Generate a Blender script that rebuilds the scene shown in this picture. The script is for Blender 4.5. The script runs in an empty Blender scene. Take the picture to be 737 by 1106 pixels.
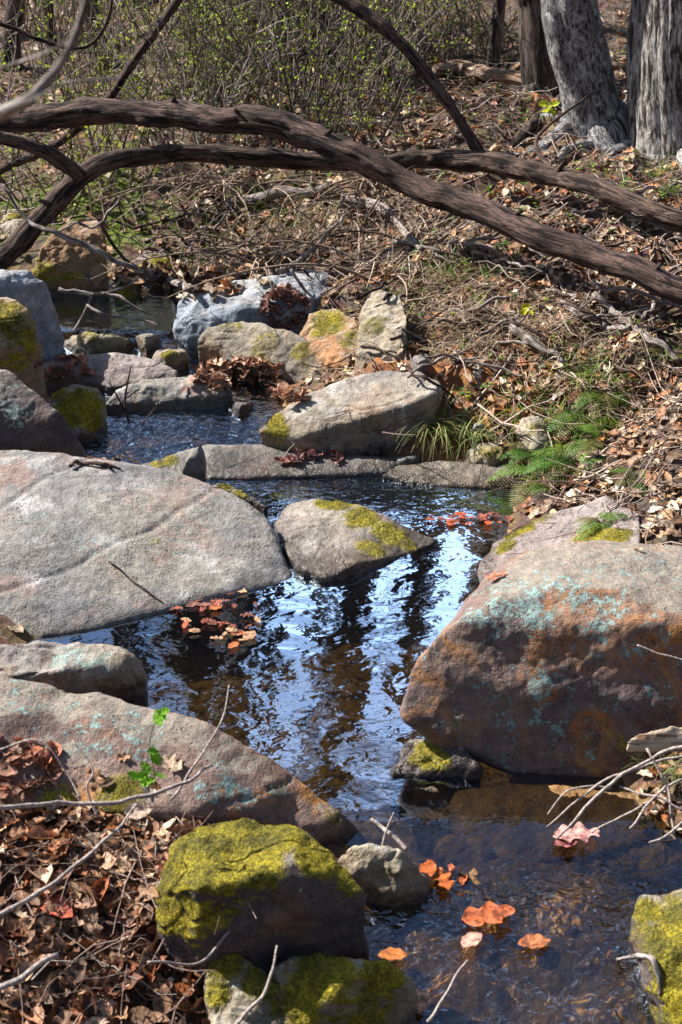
import bpy, bmesh, math, random
import numpy as np
from mathutils import Vector, Matrix
from mathutils.bvhtree import BVHTree

random.seed(7)
rng = np.random.default_rng(7)
SC = bpy.context.scene
COL = SC.collection

# ------------------------------------------------------------------ camera
H_CAM, PITCH, F_PX, CXP, CYP = 1.6, math.radians(25), 1536.0, 368.5, 553.0
cd = bpy.data.cameras.new('camera'); cam = bpy.data.objects.new('camera', cd); COL.objects.link(cam)
cam.location = (0, 0, H_CAM); cam.rotation_euler = (math.radians(90) - PITCH, 0, 0)
cd.sensor_fit = 'VERTICAL'; cd.sensor_height = 36; cd.lens = 50
cd.clip_start = 0.05; cd.clip_end = 600
cd.dof.use_dof = True; cd.dof.focus_distance = 3.7; cd.dof.aperture_fstop = 11
SC.camera = cam
# ------------------------------------------------------------------ light
SUN = Vector((-0.80, 0.36, 0.80)).normalized()
w = bpy.data.worlds.new('World'); SC.world = w; w.use_nodes = True
nt = w.node_tree; nt.nodes.clear()
sky = nt.nodes.new('ShaderNodeTexSky'); sky.sky_type = 'NISHITA'; sky.sun_disc = False
sky.sun_elevation = math.asin(SUN.z); sky.sun_rotation = math.atan2(SUN.x, SUN.y)
tc = nt.nodes.new('ShaderNodeTexCoord'); mp = nt.nodes.new('ShaderNodeMapping'); mp.inputs['Scale'].default_value = (1, 1, 2.2)
cn = nt.nodes.new('ShaderNodeTexNoise'); cn.inputs['Scale'].default_value = 2.6; cn.inputs['Detail'].default_value = 6
cr = nt.nodes.new('ShaderNodeValToRGB'); cr.color_ramp.elements[0].position = .42; cr.color_ramp.elements[1].position = .60
mx = nt.nodes.new('ShaderNodeMix'); mx.data_type = 'RGBA'; mx.inputs['B'].default_value = (19, 23.5, 32, 1)
bg = nt.nodes.new('ShaderNodeBackground'); bg.inputs['Strength'].default_value = 0.052
wo = nt.nodes.new('ShaderNodeOutputWorld')
L = nt.links.new
sx = nt.nodes.new('ShaderNodeSeparateXYZ'); mr = nt.nodes.new('ShaderNodeMapRange'); mr.inputs['From Min'].default_value = .78; mr.inputs['From Max'].default_value = .52
mm_ = nt.nodes.new('ShaderNodeMath'); mm_.operation = 'MULTIPLY'; mp.inputs['Location'].default_value = (3.3, 1.7, 0)
L(tc.outputs['Generated'], sx.inputs[0]); L(sx.outputs['Z'], mr.inputs['Value']); L(cr.outputs[0], mm_.inputs[0]); L(mr.outputs[0], mm_.inputs[1])
my = nt.nodes.new('ShaderNodeMapRange'); my.inputs['From Min'].default_value = .0; my.inputs['From Max'].default_value = .55; L(sx.outputs['Y'], my.inputs['Value'])  # clouds shaped for the light: kept to the mirrored side, cutting fill
m2_ = nt.nodes.new('ShaderNodeMath'); m2_.operation = 'MULTIPLY'; L(mm_.outputs[0], m2_.inputs[0]); L(my.outputs[0], m2_.inputs[1])
L(tc.outputs['Generated'], mp.inputs['Vector']); L(mp.outputs[0], cn.inputs['Vector']); L(cn.outputs['Fac'], cr.inputs['Fac'])
L(sky.outputs[0], mx.inputs['A']); L(m2_.outputs[0], mx.inputs['Factor']); L(mx.outputs['Result'], bg.inputs['Color']); L(bg.outputs[0], wo.inputs['Surface'])
sl = bpy.data.lights.new('sun', 'SUN'); sl.energy = 5.0; sl.angle = math.radians(0.5); sl.color = (1.0, .95, .88)
so = bpy.data.objects.new('sun', sl); COL.objects.link(so); so.rotation_euler = SUN.to_track_quat('Z', 'Y').to_euler(); so.location = (-8, 2, 9)
SC.view_settings.view_transform = 'Standard'; SC.view_settings.look = 'None'
SC.view_settings.exposure = 1.28; SC.view_settings.gamma = 1
SC.cycles.use_denoising = True
SC.cycles.max_bounces = 6; SC.cycles.diffuse_bounces = 3; SC.cycles.glossy_bounces = 3; SC.cycles.transparent_max_bounces = 12
SC.cycles.caustics_reflective = False; SC.cycles.caustics_refractive = False

# ------------------------------------------------------------------ noise
_perm = np.random.default_rng(3).permutation(256); _perm = np.concatenate([_perm, _perm, _perm])
_g = np.random.default_rng(4).normal(size=(256, 3)); _g /= np.linalg.norm(_g, axis=1)[:, None]
def pn(p):
    p = np.asarray(p, float); i = np.floor(p).astype(int); f = p - i; u = f * f * f * (f * (f * 6 - 15) + 10); i &= 255
    out = 0
    for a in (0, 1):
        for b in (0, 1):
            for c in (0, 1):
                h = _perm[_perm[_perm[(i[:, 0] + a) & 255] + ((i[:, 1] + b) & 255)] + ((i[:, 2] + c) & 255)]
                d = ((f - np.array([a, b, c])) * _g[h]).sum(1)
                out = out + d * (u[:, 0] if a else 1 - u[:, 0]) * (u[:, 1] if b else 1 - u[:, 1]) * (u[:, 2] if c else 1 - u[:, 2])
    return out * 1.5
def fbm(p, o=4, g=.5):
    p = np.asarray(p, float); s = 0; a = 1
    for k in range(o):
        s = s + a * pn(p * (2.03 ** k) + 11.7 * k); a *= g
    return s
def sstep(a, b, x):
    t = np.clip((x - a) / (b - a), 0, 1); return t * t * (3 - 2 * t)

# ------------------------------------------------------------------ pixel -> place
cp, sp = math.cos(PITCH), math.sin(PITCH)
def ray(px, py):
    u, v = (px - CXP) / F_PX, -(py - CYP) / F_PX
    return np.array([u, cp + v * sp, -sp + v * cp])
def Pz(px, py, z):
    d = ray(px, py); t = (z - H_CAM) / d[2]; return np.array([0, 0, H_CAM]) + d * t
def PY(px, py, Y):
    d = ray(px, py); return np.array([0, 0, H_CAM]) + d * (Y / d[1])
def mpp(p):   # metres per photo pixel at a point
    return (p[1] * cp - (p[2] - H_CAM) * sp) / F_PX

# ------------------------------------------------------------------ stream and ground
def Wz(x, y):
    return (-.16 + .12 * sstep(1.45, 1.95, y) + .04 * sstep(1.95, 2.12, y) + .05 * sstep(3.75, 4.02, y) + .04 * sstep(4.55, 4.75, y))
rowsL = [(1250, 380), (1100, 380), (1000, 380), (930, 400), (870, 330), (800, 120), (700, 20), (640, 120), (560, 130), (500, 130), (470, 60), (440, 30), (400, -30), (340, -60), (318, -60)]
rowsR = [(1250, 700), (1100, 715), (1000, 730), (930, 800), (870, 690), (800, 640), (700, 600), (640, 560), (575, 548), (527, 560), (505, 480), (480, 330), (440, 310), (400, 300), (345, 270), (312, 160)]
def chan():
    pts = []
    for py, px in rowsL: pts.append(Pz(px, py, 0.0 if py > 480 else .05)[:2])
    pts.append(np.array([-2.6, 5.1])); pts.append(np.array([-4.5, 5.3])); pts.append(np.array([-4.5, 5.8])); pts.append(np.array([-2.2, 5.7]))
    for py, px in rowsR[::-1]: pts.append(Pz(px, py, 0.0 if py > 480 else .05)[:2])
    pts.append(np.array([.9, -2.])); pts.append(np.array([-.3, -2.]))
    return np.array(pts)
CH = chan()
def chan_dist(x, y):
    x = np.asarray(x, float); y = np.asarray(y, float)
    d2 = np.full(x.shape, 1e9); ins = np.zeros(x.shape, bool)
    n = len(CH)
    for i in range(n):
        a, b = CH[i], CH[(i + 1) % n]; ab = b - a
        t = np.clip(((x - a[0]) * ab[0] + (y - a[1]) * ab[1]) / (ab @ ab), 0, 1)
        d2 = np.minimum(d2, (x - a[0] - t * ab[0]) ** 2 + (y - a[1] - t * ab[1]) ** 2)
        c = ((a[1] > y) != (b[1] > y)) & (x < (b[0] - a[0]) * (y - a[1]) / (b[1] - a[1] + 1e-12) + a[0])
        ins ^= c
    d = np.sqrt(d2); return np.where(ins, -d, d)
def T(x, y):
    x = np.atleast_1d(np.asarray(x, float)); y = np.atleast_1d(np.asarray(y, float))
    d = chan_dist(x, y); W = Wz(x, y)
    xc = np.interp(y, [0, 2, 3, 4, 4.7, 5.6, 9], [.3, .25, .1, -.5, -.95, -1.1, -1.2])
    wr = sstep(-.25, .35, x - xc)
    dd = np.maximum(d, 0)
    rR = .30 * (1 - np.exp(-dd / .6)) + .088 * dd
    rL = .16 * (1 - np.exp(-dd / .35)) + .055 * dd
    far = np.maximum(y - 14, 0) * .10 + np.maximum(np.abs(x) - 12, 0) * .12
    p = np.stack([x, y, 0 * x], 1)
    n = fbm(p * 1.1, 4) * .09 * sstep(.1, 1.2, dd) + fbm(p * 5, 3) * (.02 + .03 * wr * sstep(3., 3.6, y)) * sstep(0, .3, dd) + fbm(p * 16, 2) * .006
    bed = -.09 - .05 * sstep(0, .3, -d) + fbm(p * 3.1, 3) * .035
    bed = bed * np.where(y < 2.1, .6, 1) + .085 * np.exp(-(((x - .03) / .22) ** 2 + ((y - 2.36) / .10) ** 2))
    return W + np.where(d < 0, bed * sstep(0, .08, -d), 0) + wr * rR + (1 - wr) * rL + far + n
def T1(x, y): return float(T(x, y)[0])
def G(px, py):
    """the spot of ground seen at a place of the photograph"""
    d = ray(px, py); t = np.linspace(.8, 16, 1500)
    q = np.array([0, 0, H_CAM]) + d * t[:, None]
    h = T(q[:, 0], q[:, 1]); k = np.argmax(q[:, 2] < h)
    if q[k, 2] >= h[k]: return q[-1]
    return np.array([q[k, 0], q[k, 1], h[k]])

# ------------------------------------------------------------------ mesh helpers
class MB:
    def __init__(s): s.v = []; s.q = []; s.t = []; s.c = []; s.b = []; s.n = 0
    def add(s, v, q=None, t=None, c=None, b=None):
        v = np.asarray(v, float)
        if q is not None and len(q): s.q.append(np.asarray(q) + s.n)
        if t is not None and len(t): s.t.append(np.asarray(t) + s.n)
        s.v.append(v)
        s.c.append(np.tile(np.array(c if c is not None else (1, 1, 1)), (len(v), 1)) if np.ndim(c) < 2 else c)
        s.b.append(b if b is not None else v)
        s.n += len(v)
    def mesh(s, name, mat, origin=(0, 0, 0), smooth=True):
        me = bpy.data.meshes.new(name)
        v = np.concatenate(s.v) - np.array(origin)
        q = np.concatenate(s.q) if s.q else np.zeros((0, 4), int); t = np.concatenate(s.t) if s.t else np.zeros((0, 3), int)
        me.vertices.add(len(v)); me.vertices.foreach_set('co', v.astype(np.float32).ravel())
        me.loops.add(q.size + t.size); me.loops.foreach_set('vertex_index', np.concatenate([q.ravel(), t.ravel()]).astype(np.int32))
        me.polygons.add(len(q) + len(t))
        ls = np.concatenate([np.arange(len(q)) * 4, q.size + np.arange(len(t)) * 3]).astype(np.int32)
        me.polygons.foreach_set('loop_start', ls)
        me.update(calc_edges=True); me.validate()
        me.polygons.foreach_set('use_smooth', np.full(len(me.polygons), smooth))
        a = me.attributes.new('tint', 'FLOAT_COLOR', 'POINT'); c = np.concatenate(s.c); a.data.foreach_set('color', np.concatenate([c, np.ones((len(c), 1))], 1).astype(np.float32).ravel())
        a = me.attributes.new('bark', 'FLOAT_VECTOR', 'POINT'); a.data.foreach_set('vector', np.concatenate(s.b).astype(np.float32).ravel())
        me.materials.append(mat)
        return me
    def build(s, name, mat, parent=None, origin=(0, 0, 0), smooth=True):
        """origin: place of the object's origin; for a child the parent's own origin is used"""
        if parent is not None: origin = parent.get('_o', (0, 0, 0))
        o = bpy.data.objects.new(name, s.mesh(name, mat, origin, smooth)); COL.objects.link(o)
        if parent is not None: o.parent = parent
        else: o.location = origin
        o['_o'] = [float(k) for k in origin]
        return o
def tag(o, label=None, cat=None, group=None, kind=None):
    if label: o['label'] = label
    if cat: o['category'] = cat
    if group: o['group'] = group
    if kind: o['kind'] = kind
    return o
def empty(name, loc, label, cat, group=None):
    o = bpy.data.objects.new(name, None); COL.objects.link(o); o.location = loc; o['_o'] = [float(k) for k in loc]; o.empty_display_size = .1
    return tag(o, label, cat, group)
def copy_tree(root, loc, rz=0, s=1, label=None):
    r = root.copy(); COL.objects.link(r); r.location = loc; r.rotation_euler = (0, 0, rz); r.scale = (s, s, s)
    if label: r['label'] = label
    for ch in list(root.children):
        c = ch.copy(); COL.objects.link(c); c.parent = r
    return r
def crom(P, n):
    P = np.asarray(P, float); P = np.vstack([2 * P[0] - P[1], P, 2 * P[-1] - P[-2]]); out = []
    for i in range(1, len(P) - 2):
        t = np.linspace(0, 1, n, endpoint=False)[:, None]; a, b, c, d = P[i - 1], P[i], P[i + 1], P[i + 2]
        out.append(.5 * (2 * b + (c - a) * t + (2 * a - 5 * b + 4 * c - d) * t ** 2 + (3 * b - a - 3 * c + d) * t ** 3))
    out.append(P[-2][None]); return np.vstack(out)
def tube(mb, pts, rad, sides=6, c=(1, 1, 1), ridge=0, lump=0, rf=6., seed=0., cap=True):
    pts = np.asarray(pts, float); rad = np.broadcast_to(np.asarray(rad, float), (len(pts),))
    tg = np.gradient(pts, axis=0); tg /= np.linalg.norm(tg, axis=1)[:, None] + 1e-12
    up = np.array([0, 0, 1.]) if abs(tg[0][2]) < .9 else np.array([1., 0, 0])
    n = np.zeros_like(pts); u = np.cross(tg[0], up); u /= np.linalg.norm(u); n[0] = u
    for i in range(1, len(pts)):
        u = u - tg[i] * (u @ tg[i]); u /= np.linalg.norm(u) + 1e-12; n[i] = u
    bn = np.cross(tg, n); th = np.arange(sides) / sides * 2 * math.pi
    s = np.concatenate([[0], np.cumsum(np.linalg.norm(np.diff(pts, axis=0), axis=1))])
    cs, sn = np.cos(th), np.sin(th)
    R = rad[:, None] * np.ones(sides)
    bk = np.stack([cs[None] * rad.mean() + 0 * R, sn[None] * rad.mean() + 0 * R, s[:, None] + 0 * R + seed], 2)
    if ridge:
        q = bk.reshape(-1, 3) / rad.mean(); 
        q = q * np.array([rf / 3, rf / 3, .16]); r = 1 - np.abs(pn(q)) * 2.2 + .5 * pn(q * 2.3)
        R = R * (1 + ridge * r.reshape(R.shape))
    if lump:
        q = np.stack([cs[None] * .5 + 0 * R, sn[None] * .5 + 0 * R, s[:, None] / rad.mean() * .28 + 0 * R + seed], 2).reshape(-1, 3)
        R = R * (1 + lump * fbm(q, 3).reshape(R.shape))
    v = pts[:, None] + (n[:, None] * cs[None, :, None] + bn[:, None] * sn[None, :, None]) * R[..., None]
    N = len(pts); i = np.arange(N - 1)[:, None] * sides; j = np.arange(sides)[None]; j2 = (j + 1) % sides
    q = np.stack([i + j, i + j2, i + sides + j2, i + sides + j], 2).reshape(-1, 4)
    v = v.reshape(-1, 3); bk = bk.reshape(-1, 3); t = None
    if cap:
        v = np.vstack([v, pts[0], pts[-1]]); bk = np.vstack([bk, bk[0] * 0 + [0, 0, s[0]], bk[0] * 0 + [0, 0, s[-1]]])
        a = np.arange(sides); b = (a + 1) % sides
        t = np.vstack([np.stack([b, a, a * 0 + N * sides], 1), np.stack([a + (N - 1) * sides, b + (N - 1) * sides, a * 0 + N * sides + 1], 1)])
    mb.add(v, q, t, c, bk)

# ------------------------------------------------------------------ materials
class NT:
    def __init__(s, name):
        s.m = bpy.data.materials.new(name); s.m.use_nodes = True; s.t = s.m.node_tree; s.t.nodes.clear(); s.k = {}
        s.out = s.t.nodes.new('ShaderNodeOutputMaterial')
    def n(s, typ, **kw):
        nd = s.t.nodes.new(typ)
        for k, v in kw.items():
            if k.startswith('_'): setattr(nd, k[1:], v)
        return nd
    def L(s, a, b): s.t.links.new(a, b)
    def val(s, x, sock):
        if isinstance(x, bpy.types.NodeSocket): s.L(x, sock)
        else:
            if hasattr(sock, 'default_value'):
                try: sock.default_value = x
                except Exception: sock.default_value = (*x, 1) if len(x) == 3 else x
    def pos(s):
        if 'pos' not in s.k: s.k['pos'] = s.n('ShaderNodeNewGeometry').outputs['Position']
        return s.k['pos']
    def attr(s, a, o='Fac'): nd = s.n('ShaderNodeAttribute', _attribute_name=a); return nd.outputs[o]
    def noise(s, sc, det=4, rough=.55, vec=None, dist=0, col=False):
        nd = s.n('ShaderNodeTexNoise'); nd.inputs['Scale'].default_value = sc; nd.inputs['Detail'].default_value = det; nd.inputs['Roughness'].default_value = rough
        nd.inputs['Distortion'].default_value = dist; s.L(vec or s.pos(), nd.inputs['Vector']); return nd.outputs['Color' if col else 'Fac']
    def math(s, op, a, b=0., c=None, clamp=False):
        nd = s.n('ShaderNodeMath', _operation=op, _use_clamp=clamp); s.val(a, nd.inputs[0]); s.val(b, nd.inputs[1])
        if c is not None: s.val(c, nd.inputs[2])
        return nd.outputs[0]
    def ramp(s, fac, a, b, lo=0., hi=1.):
        nd = s.n('ShaderNodeMapRange', _interpolation_type='SMOOTHSTEP'); s.val(fac, nd.inputs['Value'])
        for k, x in (('From Min', a), ('From Max', b), ('To Min', lo), ('To Max', hi)): s.val(x, nd.inputs[k])
        return nd.outputs[0]
    def mix(s, f, a, b, mode='MIX'):
        nd = s.n('ShaderNodeMix', _data_type='RGBA', _blend_type=mode); s.val(f, nd.inputs['Factor']); s.val(a, nd.inputs['A']); s.val(b, nd.inputs['B']); return nd.outputs['Result']
    def bump(s, h, st=.5, dist=.01, nrm=None):
        nd = s.n('ShaderNodeBump'); s.val(h, nd.inputs['Height']); s.val(st, nd.inputs['Strength']); nd.inputs['Distance'].default_value = dist
        if nrm is not None: s.L(nrm, nd.inputs['Normal'])
        return nd.outputs[0]
    def pbr(s, col, rough=.8, nrm=None, spec=.4, **kw):
        nd = s.n('ShaderNodeBsdfPrincipled'); s.val(col, nd.inputs['Base Color']); s.val(rough, nd.inputs['Roughness']); nd.inputs['Specular IOR Level'].default_value = spec
        if nrm is not None: s.L(nrm, nd.inputs['Normal'])
        for k, v in kw.items(): s.val(v, nd.inputs[k])
        return nd.outputs[0]
    def fin(s, sh): s.L(sh, s.out.inputs['Surface']); return s.m

def C4(c): return (c[0], c[1], c[2], 1)
def rock_mat(name, A, B, stain=(.30, .13, .05), stain_amt=.35, pale=(.5, .48, .45), pale_amt=.3, speck=.5, lich=(.26, .35, .31), sc=1., veins=.35, wetc=(.34, .30, .26), top_amt=.45, top_col=(.36, .335, .31)):
    s = NT(name)
    n1 = s.noise(3.2 * sc, 7, .62, dist=.15); n2 = s.noise(9 * sc, 6, .66, dist=.1); n3 = s.noise(34 * sc, 5, .65); n4 = s.noise(150, 4, .7)
    col = s.mix(s.ramp(n1, .38, .62), C4(A), C4(B))
    col = s.mix(s.math('MULTIPLY', s.ramp(s.noise(5.5 * sc, 8, .65, dist=1.), .50, .66), stain_amt), col, C4(stain))
    col = s.mix(s.math('MULTIPLY', s.ramp(n2, .52, .68), pale_amt), col, C4(pale))
    col = s.mix(s.math('MULTIPLY', s.ramp(s.noise(13 * sc, 7, .68, dist=.8), .56, .68), .5), col, (.055, .045, .04, 1))
    wa = s.ramp(s.math('ADD', s.attr('top_light'), s.math('MULTIPLY', s.noise(18, 4, .65), .5)), .75, 1.05)  # upward faces painted paler: top light laid into the colour with weathered grey
    col = s.mix(s.math('MULTIPLY', wa, top_amt), col, C4(top_col))
    # grain and dark pits
    col = s.mix(1., col, s.mix(n3, (.15, .14, .14, 1), (1.85, 1.83, 1.8, 1)), 'MULTIPLY')
    vo = s.n('ShaderNodeTexVoronoi', _feature='F1'); vo.inputs['Scale'].default_value = 95; vo.inputs['Randomness'].default_value = 1
    wv = s.n('ShaderNodeVectorMath', _operation='ADD'); s.L(s.pos(), wv.inputs[0]); nc = s.noise(60, 3, .6, col=True)
    sc2 = s.n('ShaderNodeVectorMath', _operation='SCALE'); s.L(nc, sc2.inputs[0]); sc2.inputs['Scale'].default_value = .02; s.L(sc2.outputs[0], wv.inputs[1]); s.L(wv.outputs[0], vo.inputs['Vector'])
    pit = s.math('MULTIPLY', s.ramp(vo.outputs['Distance'], .30, .14), s.ramp(s.noise(16, 4, .6), .44, .62))
    pit2 = s.ramp(s.noise(210, 3, .75), .60, .70)
    pits = s.math('MAXIMUM', s.math('MULTIPLY', pit, .8), s.math('MULTIPLY', pit2, .6))
    col = s.mix(s.math('MULTIPLY', pits, speck), col, (.04, .034, .034, 1))
    cr = s.ramp(s.math('ABSOLUTE', s.math('SUBTRACT', s.noise(4.2 * sc, 6, .6, dist=.4), .5)), .012, .002)
    cr = s.math('MULTIPLY', cr, s.ramp(s.noise(2.1, 2), .5, .6))
    col = s.mix(s.math('MULTIPLY', cr, veins), col, (.03, .025, .022, 1))
    # lichen
    la = s.attr('lichen'); ln = s.math('ADD', s.math('MULTIPLY', s.noise(85, 5, .75), .6), s.math('MULTIPLY', s.noise(26, 3, .6), .4))
    lm = s.ramp(s.math('ADD', ln, s.math('MULTIPLY', la, .11)), .615, .64)
    lm = s.math('MULTIPLY', lm, s.ramp(la, .02, .12))
    col = s.mix(s.math('MULTIPLY', lm, .8), col, s.mix(s.noise(90, 3), C4([k * .5 for k in lich]), C4([min(1, k * 1.35) for k in lich])))
    # damp foot
    wet = s.attr('wet'); col = s.mix(wet, col, s.mix(1., col, C4(wetc), 'MULTIPLY'))
    # moss
    ma = s.attr('moss'); mn = s.noise(22, 5, .65, dist=.5)
    mm = s.ramp(s.math('ADD', mn, s.math('MULTIPLY', ma, .6)), .66, 1.0)
    mcol = s.mix(s.ramp(s.noise(14, 5, .7), .36, .62), (.12, .105, .008, 1), (.38, .30, .014, 1))
    mcol = s.mix(s.ramp(s.noise(160, 2), .35, .65), s.mix(1., mcol, (.4, .42, .4, 1), 'MULTIPLY'), mcol)
    col = s.mix(mm, col, mcol)
    h = s.math('ADD', s.math('MULTIPLY', n3, .6), s.math('MULTIPLY', n4, .25))
    h = s.math('SUBTRACT', h, s.math('MULTIPLY', pits, .35)); h = s.math('SUBTRACT', h, s.math('MULTIPLY', cr, veins))
    h = s.math('ADD', h, s.math('MULTIPLY', lm, .08))
    h = s.math('ADD', h, s.math('MULTIPLY', mm, s.math('MULTIPLY', s.noise(190, 3, .7), .6)))
    nb = s.bump(h, 1., .010); nb = s.bump(s.math('ADD', n1, n2), .5, .02, nb)
    return s.fin(s.pbr(col, s.mix(wet, (.82, .82, .82, 1), (.25, .25, .25, 1)), nb, .35))
M = {}
M['slab'] = rock_mat('pale_slab_stone', (.15, .147, .152), (.24, .225, .195), (.30, .16, .12), .5, (.46, .455, .46), .55, 1., top_amt=.08, veins=.12)
M['purple'] = rock_mat('purple_stone', (.11, .078, .08), (.20, .135, .11), (.42, .18, .04), .8, (.28, .22, .21), .3, .8, lich=(.25, .38, .36), veins=.1, top_amt=.75, top_col=(.24, .215, .175))
M['grey'] = rock_mat('grey_stone', (.13, .115, .115), (.24, .20, .145), (.30, .16, .08), .5, (.55, .53, .50), .5, .8, top_amt=.3)
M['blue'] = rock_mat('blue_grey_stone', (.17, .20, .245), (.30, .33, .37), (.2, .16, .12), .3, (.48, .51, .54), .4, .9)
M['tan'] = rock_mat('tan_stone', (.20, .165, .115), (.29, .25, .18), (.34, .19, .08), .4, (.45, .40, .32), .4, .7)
M['speckled'] = rock_mat('speckled_tan_stone', (.17, .145, .115), (.27, .225, .165), (.30, .18, .08), .4, (.42, .38, .32), .4, 1., top_amt=.3)
M['pink'] = rock_mat('pinkish_stone', (.18, .14, .135), (.26, .215, .195), (.34, .17, .10), .5, (.42, .38, .37), .4, .9, top_amt=.2)
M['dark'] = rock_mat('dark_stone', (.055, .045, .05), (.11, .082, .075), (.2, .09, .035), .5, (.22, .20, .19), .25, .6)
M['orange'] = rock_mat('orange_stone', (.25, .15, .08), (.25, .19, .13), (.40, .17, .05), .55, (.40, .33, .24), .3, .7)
M['bed'] = rock_mat('wet_bed_stone', (.28, .175, .085), (.44, .30, .15), (.42, .20, .07), .5, (.45, .38, .28), .3, .5, top_amt=0., wetc=(.62, .54, .43))

s = NT('forest_soil')
tint = s.attr('tint', 'Color')
n = s.noise(7, 7, .65); n2 = s.noise(38, 6, .7); n3 = s.noise(130, 4, .75)
col = s.mix(s.ramp(n, .35, .65), (.045, .028, .018, 1), (.13, .082, .054, 1))
col = s.mix(s.ramp(n2, .52, .66), col, (.24, .18, .14, 1)); col = s.mix(s.ramp(n3, .5, .6), col, (.03, .02, .014, 1))
vo = s.n('ShaderNodeTexVoronoi', _feature='F1'); vo.inputs['Scale'].default_value = 30; s.L(s.pos(), vo.inputs['Vector'])
col = s.mix(.45, col, s.mix(1., s.mix(.75, vo.outputs['Color'], (.6, .36, .24, 1)), (.35, .35, .35, 1), 'MULTIPLY'))
sep = s.n('ShaderNodeSeparateColor'); s.L(tint, sep.inputs[0])
col = s.mix(s.math('MULTIPLY', s.ramp(s.math('ADD', s.noise(11, 6, .7), s.math('MULTIPLY', sep.outputs[1], .5)), .78, .92), .9), col, s.mix(n2, (.03, .06, .01, 1), (.20, .26, .025, 1)))
gravel = s.mix(s.noise(6, 5, .6), (.30, .17, .06, 1), (.66, .42, .16, 1)); gravel = s.mix(s.ramp(s.noise(45, 4, .7), .45, .62), gravel, (.11, .065, .03, 1))
col = s.mix(sep.outputs[2], col, gravel)
col = s.mix(s.math('MULTIPLY', sep.outputs[0], s.ramp(n, .3, .55)), col, (.42, .17, .06, 1))
M['soil'] = s.fin(s.pbr(col, .95, s.bump(s.math('ADD', s.math('ADD', n2, s.math('MULTIPLY', n3, .5)), vo.outputs['Distance']), 1., .02), .2))

def bark_mat(name, A, B, dark, sc=1., rough=.9, st=1., lich=None, ys=1.):
    s = NT(name); v = s.attr('bark', 'Vector')
    def st_(x, y):
        m = s.n('ShaderNodeMapping'); s.L(v, m.inputs['Vector']); m.inputs['Scale'].default_value = (x, x, y); return m.outputs[0]
    a = s.noise(1, 6, .65, st_(70 * sc, 9 * sc * ys), .5); b = s.noise(1, 5, .7, st_(240 * sc, 30 * sc * ys)); c = s.noise(1, 4, .5, st_(9 * sc, 5 * sc))
    col = s.mix(s.ramp(c, .35, .65), C4(A), C4(B)); col = s.mix(s.ramp(a, .56, .40), col, C4(dark)); col = s.mix(s.math('MULTIPLY', s.ramp(b, .54, .42), .7), col, C4(dark))
    if lich: col = s.mix(s.math('MULTIPLY', s.ramp(s.noise(1, 6, .7, st_(22, 16), .6), .53, .62), .8), col, C4(lich))
    h = s.math('ADD', a, s.math('MULTIPLY', b, .45))
    return s.fin(s.pbr(col, rough, s.bump(h, st, .012), .25))
M['limb'] = bark_mat('weathered_limb', (.095, .058, .046), (.21, .135, .11), (.010, .006, .006), st=1.5)
M['limb2'] = bark_mat('dark_limb', (.10, .064, .048), (.19, .125, .095), (.012, .007, .006), st=1.2)
M['greybark'] = bark_mat('grey_bark', (.24, .235, .235), (.42, .41, .41), (.04, .035, .033), 1.2, lich=(.5, .5, .5), ys=2.6)
M['oakbark'] = bark_mat('furrowed_bark', (.42, .39, .36), (.62, .58, .54), (.04, .03, .026), .85, st=1.5, ys=1.5)
M['darkbark'] = bark_mat('dark_bark', (.10, .075, .065), (.17, .13, .11), (.02, .015, .013), .6)
M['stick'] = bark_mat('bleached_stick', (.36, .31, .28), (.52, .47, .44), (.10, .07, .055), 1.5)
M['rotten'] = bark_mat('rotten_wood', (.42, .28, .19), (.62, .50, .40), (.12, .06, .03), 1.)
def tint_mat(name, mul=1., rough=.7, trans=.25, spec=.3, nsc=60, st=.4, weight=.35):
    s = NT(name); t = s.attr('tint', 'Color'); n = s.noise(nsc, 4, .65)
    c = s.mix(1., t, s.mix(s.ramp(n, .35, .65), (1 - weight, 1 - weight, 1 - weight, 1), (1 + weight, 1 + weight, 1 + weight, 1)), 'MULTIPLY')
    p = s.pbr(c, rough, s.bump(s.noise(nsc * 3, 3), st, .004), spec)
    tr = s.n('ShaderNodeBsdfTranslucent'); s.L(c, tr.inputs['Color']); mx = s.n('ShaderNodeMixShader'); mx.inputs[0].default_value = trans
    s.L(p, mx.inputs[1]); s.L(tr.outputs[0], mx.inputs[2]); return s.fin(mx.outputs[0])
M['leaf'] = tint_mat('dead_leaf', rough=.62, trans=.2, weight=.6, nsc=75)
M['green'] = tint_mat('green_leaf', rough=.55, trans=.35, weight=.2)
M['twig'] = tint_mat('twig_bark', rough=.85, trans=0., nsc=140, st=.7)
M['mossfuzz'] = tint_mat('moss_tufts', rough=.9, trans=.3, nsc=30)

s = NT('stream_water')
geo = s.n('ShaderNodeNewGeometry')
mpn = s.n('ShaderNodeMapping'); s.L(geo.outputs['Position'], mpn.inputs['Vector']); mpn.inputs['Scale'].default_value = (1., 1.5, 1.); mpn.inputs['Rotation'].default_value = (0, 0, .25)
wa = s.noise(9, 2, .45, mpn.outputs[0], .6); wb = s.noise(30, 2, .5, mpn.outputs[0], .6); wc = s.noise(4, 2, .5, mpn.outputs[0])
fl = s.attr('flow')
h = s.math('ADD', s.math('MULTIPLY', wa, .9), s.math('MULTIPLY', wb, s.math('ADD', .25, s.math('MULTIPLY', fl, .9))))
nb = s.bump(h, s.math('ADD', .07, s.math('MULTIPLY', fl, .42)), .02)
fr = s.n('ShaderNodeFresnel'); fr.inputs['IOR'].default_value = 1.34; s.L(nb, fr.inputs['Normal'])
fac = s.math('MULTIPLY', fr.outputs[0], 8.0, clamp=True); fac = s.math('MINIMUM', fac, .9)
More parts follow.
